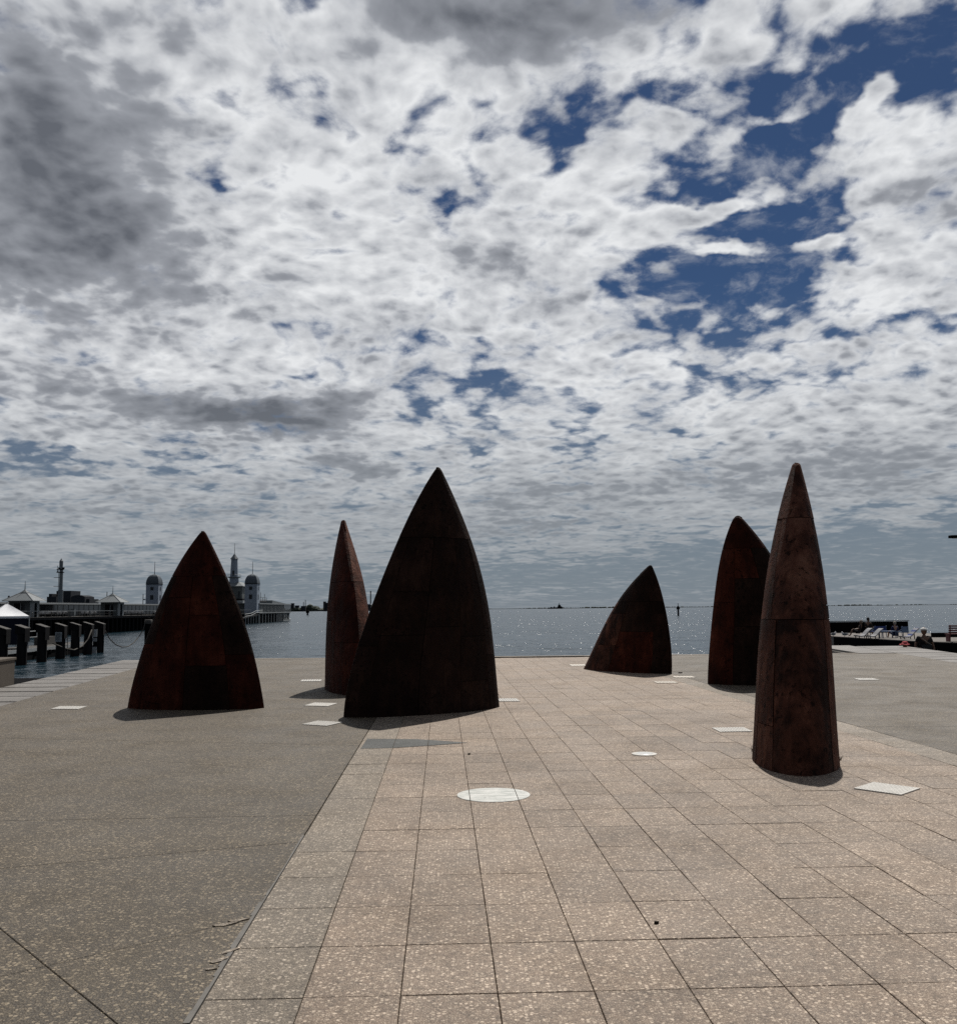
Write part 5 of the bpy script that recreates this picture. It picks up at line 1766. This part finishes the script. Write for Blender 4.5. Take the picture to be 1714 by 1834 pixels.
def sitter(loc, face, label, skin, shirt, trous, lean=.15, s=1.0):
    """person sitting low with knees up and hands on the knees"""
    r = thing('person', loc, label, 'person')
    M = Matrix.Translation(loc) @ Matrix.Rotation(face, 4, 'Z')

    def J(x, y, z, rx, ry=None):
        p = M @ Vector((x * s, y * s, z * s)) - Vector(loc)
        return (p.x, p.y, p.z, rx * s, (ry or rx) * s)
    t = lean
    j = {'pelvis': J(0, 0, .36, .15, .12), 'waist': J(0, t * .2, .52, .135, .105), 'chest': J(0, t * .55, .73, .16, .115), 'neckb': J(0, t * .8, .88, .068), 'neck': J(0, t * .85, .96, .055),
         'hl': J(.10, -.05, .36, .095), 'kl': J(.16, -.45, .50, .064), 'al': J(.16, -.60, .10, .042), 'tl': J(.17, -.74, .04, .036),
         'hr': J(-.10, -.05, .36, .095), 'kr': J(-.16, -.45, .50, .064), 'ar': J(-.16, -.60, .10, .042), 'tr': J(-.17, -.74, .04, .036),
         'sl': J(.19, t * .7, .84, .066), 'el': J(.27, t * .3 - .02, .58, .045), 'wl': J(.20, -.28, .56, .031),
         'sr': J(-.19, t * .7, .84, .066), 'er': J(-.27, t * .3 - .02, .58, .045), 'wr': J(-.20, -.28, .56, .031)}
    bn = [('pelvis', 'waist'), ('waist', 'chest'), ('chest', 'neckb'), ('neckb', 'neck'), ('pelvis', 'hl'), ('hl', 'kl'), ('kl', 'al'), ('al', 'tl'), ('pelvis', 'hr'), ('hr', 'kr'), ('kr', 'ar'), ('ar', 'tr'),
          ('chest', 'sl'), ('sl', 'el'), ('el', 'wl'), ('chest', 'sr'), ('sr', 'er'), ('er', 'wr')]
    skin_body('body', j, bn, skin, r)

    def fat(keys, g):
        return {q: (*j[q][:3], j[q][3] * g, j[q][4] * g) for q in keys}
    sj = fat(('chest', 'waist', 'pelvis', 'sl', 'sr', 'el', 'er'), 1.14)
    skin_body('shirt', sj, [('chest', 'waist'), ('waist', 'pelvis'), ('chest', 'sl'), ('sl', 'el'), ('chest', 'sr'), ('sr', 'er')], shirt, r)
    tj = fat(('pelvis', 'hl', 'kl', 'hr', 'kr'), 1.16)
    skin_body('trousers', tj, [('pelvis', 'hl'), ('hl', 'kl'), ('pelvis', 'hr'), ('hr', 'kr')], trous, r)
    hb = MB()
    for sgn, wk, ek in ((1, 'wl', 'el'), (-1, 'wr', 'er')):
        A, B = Vector(j[ek][:3]) + Vector(loc), Vector(j[wk][:3]) + Vector(loc)
        hand(hb, B, B - A, s, sgn)
    hb.build('hands', skin, r, smooth=True)
    return r, M @ Vector((0, (t * .95 - .02) * s, 1.08 * s))


q = dp(1557, 1130, 66)
ps, c = sitter(Vector((q.x, 66, TZ)), 2.2, 'person in black sitting behind the white loungers, head above the dark wall', M_SKIND, M_DKCLOTH, M_DKCLOTH, .10)
head(ps, c.x, c.y, c.z, 1.1, 2.0, M_SKIND, M_HAIRD)
q = dp(1538, 1130, 63.5)
ps, c = sitter(Vector((q.x, 63.5, TZ)), -2.0, 'light haired person in dark clothes sitting left of the white loungers', M_SKIND, M_DKCLOTH, M_DKCLOTH, .22, .88)
head(ps, c.x, c.y, c.z, 1.0, -1.8, M_SKIND, M_HAIRG)
q = dp(1602.5, 1130, 60.5)
ps, c = sitter(Vector((q.x, 60.5, TZ - .10)), math.pi + .15, 'person in a navy top sitting with back turned, right of the blue chair', M_SKIN, M_NAVY, M_NAVY, .06, .92)
head(ps, c.x, c.y, c.z, 1.05, math.pi, M_SKIN, M_HAIRG)

M_LOUNGE = worn('white_lounger_slats', (.24, .24, .25), .5, .4, .12)
M_BLUES = worn('blue_sling', (.020, .040, .16), .7, .3)
M_PBLUE = worn('pale_blue_sling', (.10, .15, .24), .7, .3)
M_RED = worn('red_slat_paint', (.10, .008, .012), .55, .4)


def lounger(loc, rz, label, group, stripes, hgt=.82, sc=1.0):
    """curved lounge: two side rails and slats from foot to raised back"""
    r = thing('sun_lounger', loc, label, 'sun lounger', group)
    M = Matrix.Translation(loc) @ Matrix.Rotation(rz, 4, 'Z') @ Matrix.Scale(sc, 4)
    prof = [(0.0, .24), (.35, .20), (.62, .22), (.80, .34), (1.0, .55), (1.2, .72), (1.38, hgt)]
    n = 22
    pts = []
    for i in range(n + 1):
        f = i / n * (len(prof) - 1)
        k_ = min(int(f), len(prof) - 2)
        f -= k_
        pts.append((prof[k_][0] * (1 - f) + prof[k_ + 1][0] * f, prof[k_][1] * (1 - f) + prof[k_ + 1][1] * f))
    for s_ in (-.30, .30):
        MB().tube([M @ Vector((x, s_, z - .03)) for x, z in pts], .03, 6).build('side_rail', M_LOUNGE, r, smooth=True)
    for i in range(n):
        (x0, z0), (x1, z1) = pts[i], pts[i + 1]
        b = MB()
        d = Vector((x1 - x0, 0, z1 - z0))
        up = Vector((-d.z, 0, d.x)).normalized() * .018
        a0, a1 = Vector((x0, 0, z0)) + d * .06, Vector((x1, 0, z1)) - d * .06
        vs_ = [p + up * s1 + Vector((0, sy, 0)) for s1 in (0, 1) for p, sy in ((a0, -.31), (a1, -.31), (a1, .31), (a0, .31))]
        b.add([M @ v for v in vs_], [(3, 2, 1, 0), (4, 5, 6, 7), (0, 1, 5, 4), (1, 2, 6, 5), (2, 3, 7, 6), (3, 0, 4, 7)])
        b.build('slat', stripes[(i // 3) % len(stripes)], r)
    for x, z in ((.15, .22), (.95, .48)):
        for s_ in (-.27, .27):
            MB().tube([M @ Vector((x, s_, z - .04)), M @ Vector((x + .03, s_, 0.002))], .028, 5).build('leg', M_BLACK, r)


q0, q1 = dp(1550, 1136, 60), dp(1559, 1136, 60.2)
lounger(Vector((q0.x - .50, 60.3, TZ)), .18, 'white curved lounger, the left one of the pair before the dark wall', 'white curved loungers', (M_LOUNGE,), .82, .74)
lounger(Vector((q1.x - .58, 59.4, TZ)), .18, 'white curved lounger, the right one of the pair before the dark wall', 'white curved loungers', (M_LOUNGE,), .82, .74)
q = dp(1613, 1145, 57.5)
lounger(Vector((q.x, 57.5, TZ)), .12, 'lounger striped blue and white left of the man in the cap', 'striped loungers', (M_LOUNGE, M_BLUES), .86, .78)


def chair(px, Y, w, label, mat, group):
    q_ = dp(px, 1140, Y)
    r = thing('deck_chair', (q_.x, Y, TZ), label, 'chair', group)
    x, y = q_.x, Y
    MB().obox((x, y - .02, TZ + .52), (w, .04, .38), 0, -.25).build('backrest', mat, r)
    MB().obox((x, y + .38, TZ + .36), (w, .62, .04)).build('seat', mat, r)
    for sx in (-w / 2 + .03, w / 2 - .03):
        MB().tube([(x + sx, y - .12, TZ + .002), (x + sx, y + .02, TZ + .36), (x + sx, y - .08, TZ + .72)], .022, 5).build('frame', M_PBLUE, r)
        MB().tube([(x + sx, y + .66, TZ + .002), (x + sx, y + .62, TZ + .36), (x + sx, y - .05, TZ + .55)], .022, 5).build('frame', M_PBLUE, r)


chair(1577, 61.5, .78, 'wide blue sling chair between the white loungers and the person in navy', M_BLUES, 'blue sling chairs')
chair(1621, 59.5, .42, 'pale blue sling chair behind the striped lounger', M_PBLUE, 'blue sling chairs')
q = dp(1692, 1145, 53)
tb = thing('low_table', (q.x - 3.3, 57.2, TZ), 'low pale blue table frame before the person in navy', 'table')
q2 = dp(1590, 1140, 60)
tb.location = (q2.x, 60, TZ)
MB().box(q2.x - .45, q2.x + .45, 59.7, 60.3, TZ + .40, TZ + .44).build('tabletop', M_PBLUE, tb)
for sx in (-.4, .4):
    for sy in (-.25, .25):
        MB().box(q2.x + sx - .02, q2.x + sx + .02, 60 + sy - .02, 60 + sy + .02, TZ + .002, TZ + .399).build('leg', M_PBLUE, tb)
q = dp(1699, 1145, 53.2)
rb = thing('slatted_bench', (q.x + .8, 53.2, TZ), 'dark red slatted bench on the lower terrace, cut by the right frame edge', 'bench')
for k_ in range(4):
    MB().obox((q.x + .8, 53.2 - .02 - .02 * k_, TZ + .50 + k_ * .12), (1.6, .03, .085), 0, .1).build('back_slat', M_RED, rb)
for k_ in range(4):
    MB().box(q.x, q.x + 1.6, 53.25 + k_ * .11, 53.34 + k_ * .11, TZ + .40, TZ + .43).build('seat_slat', M_RED, rb)
for sx in (.1, 1.5):
    MB().box(q.x + sx - .03, q.x + sx + .03, 53.24, 53.66, TZ + .002, TZ + .399).build('leg', M_RED, rb)
    MB().obox((q.x + sx, 53.20, TZ + .5), (.05, .04, .85), 0, .1).build('back_post', M_RED, rb)
# gulls on the terrace
M_GULL = worn('gull_feathers', (.62, .62, .62), .8, .2, .15, 30)
M_GULLG = worn('gull_grey', (.20, .21, .22), .8, .2, .15, 30)
for px, Y, rz, lab in ((1492.5, 63.5, .3, 'white gull standing by the right edge of the brown pointed fin'), (1513, 63, 2.4, 'small gull walking left of the seated people')):
    q_ = dp(px, 1137, Y)
    r = thing('gull', (q_.x, Y, TZ), lab, 'gull', 'gulls on the lower terrace')
    M = Matrix.Translation((q_.x, Y, TZ)) @ Matrix.Rotation(rz, 4, 'Z')
    b = MB().ball((0, 0, .17), .19, .085, .085, 10, 7).ball((.17, 0, .28), .058, .05, .052, 8, 6).tube([(.11, 0, .20), (.16, 0, .27)], [.055, .045], 7).tube([(.22, 0, .275), (.275, 0, .265)], [.014, .005], 5).tube([(-.16, 0, .17), (-.30, 0, .165)], [.05, .012], 6)
    b.v = [M @ v for v in b.v]
    b.build('body', M_GULL, r, smooth=True)
    for s_ in (-1, 1):
        w_ = MB().ball((-.05, s_ * .075, .19), .19, .022, .07, 10, 6)
        w_.v = [M @ v for v in w_.v]
        w_.build('wing', M_GULLG, r, smooth=True)
        w_ = MB().tube([(.01, s_ * .035, .10), (.01, s_ * .035, .005), (.05, s_ * .035, .004)], .008, 4)
        w_.v = [M @ v for v in w_.v]
        w_.build('leg', M_RED, r)

# street lamp whose head reaches into the frame
lq = dp(1700.5, 961.5, 26)
lp = thing('street_lamp', (lq.x + 1.15, 26, 0), 'dark street lamp reaching in from the right with a thin flat head', 'street lamp')
xx = lq.x + 1.15
MB().lathe((xx, 26, 0), [(.13, .004), (.13, .05), (.075, .06), (.05, lq.z + .03)], 10).build('pole', M_BLACK, lp)
MB().tube([(xx, 26, lq.z + .02), (lq.x + .65, 26, lq.z + .035)], .03, 6).build('arm', M_BLACK, lp)
hb_ = MB().prism([(lq.x, 25.93), (lq.x + .08, 25.88), (lq.x + .75, 25.85), (lq.x + .75, 26.15), (lq.x + .08, 26.12), (lq.x, 26.07)], lq.z - .035, lq.z + .04, .012)
hb_.build('lamp_head', M_BLACK, lp)
MB().box(lq.x + .12, lq.x + .6, 25.91, 26.09, lq.z - .043, lq.z - .036).build('lamp_glass', principled('lamp_lens', (.25, .25, .25), .3, .5)[0], lp)
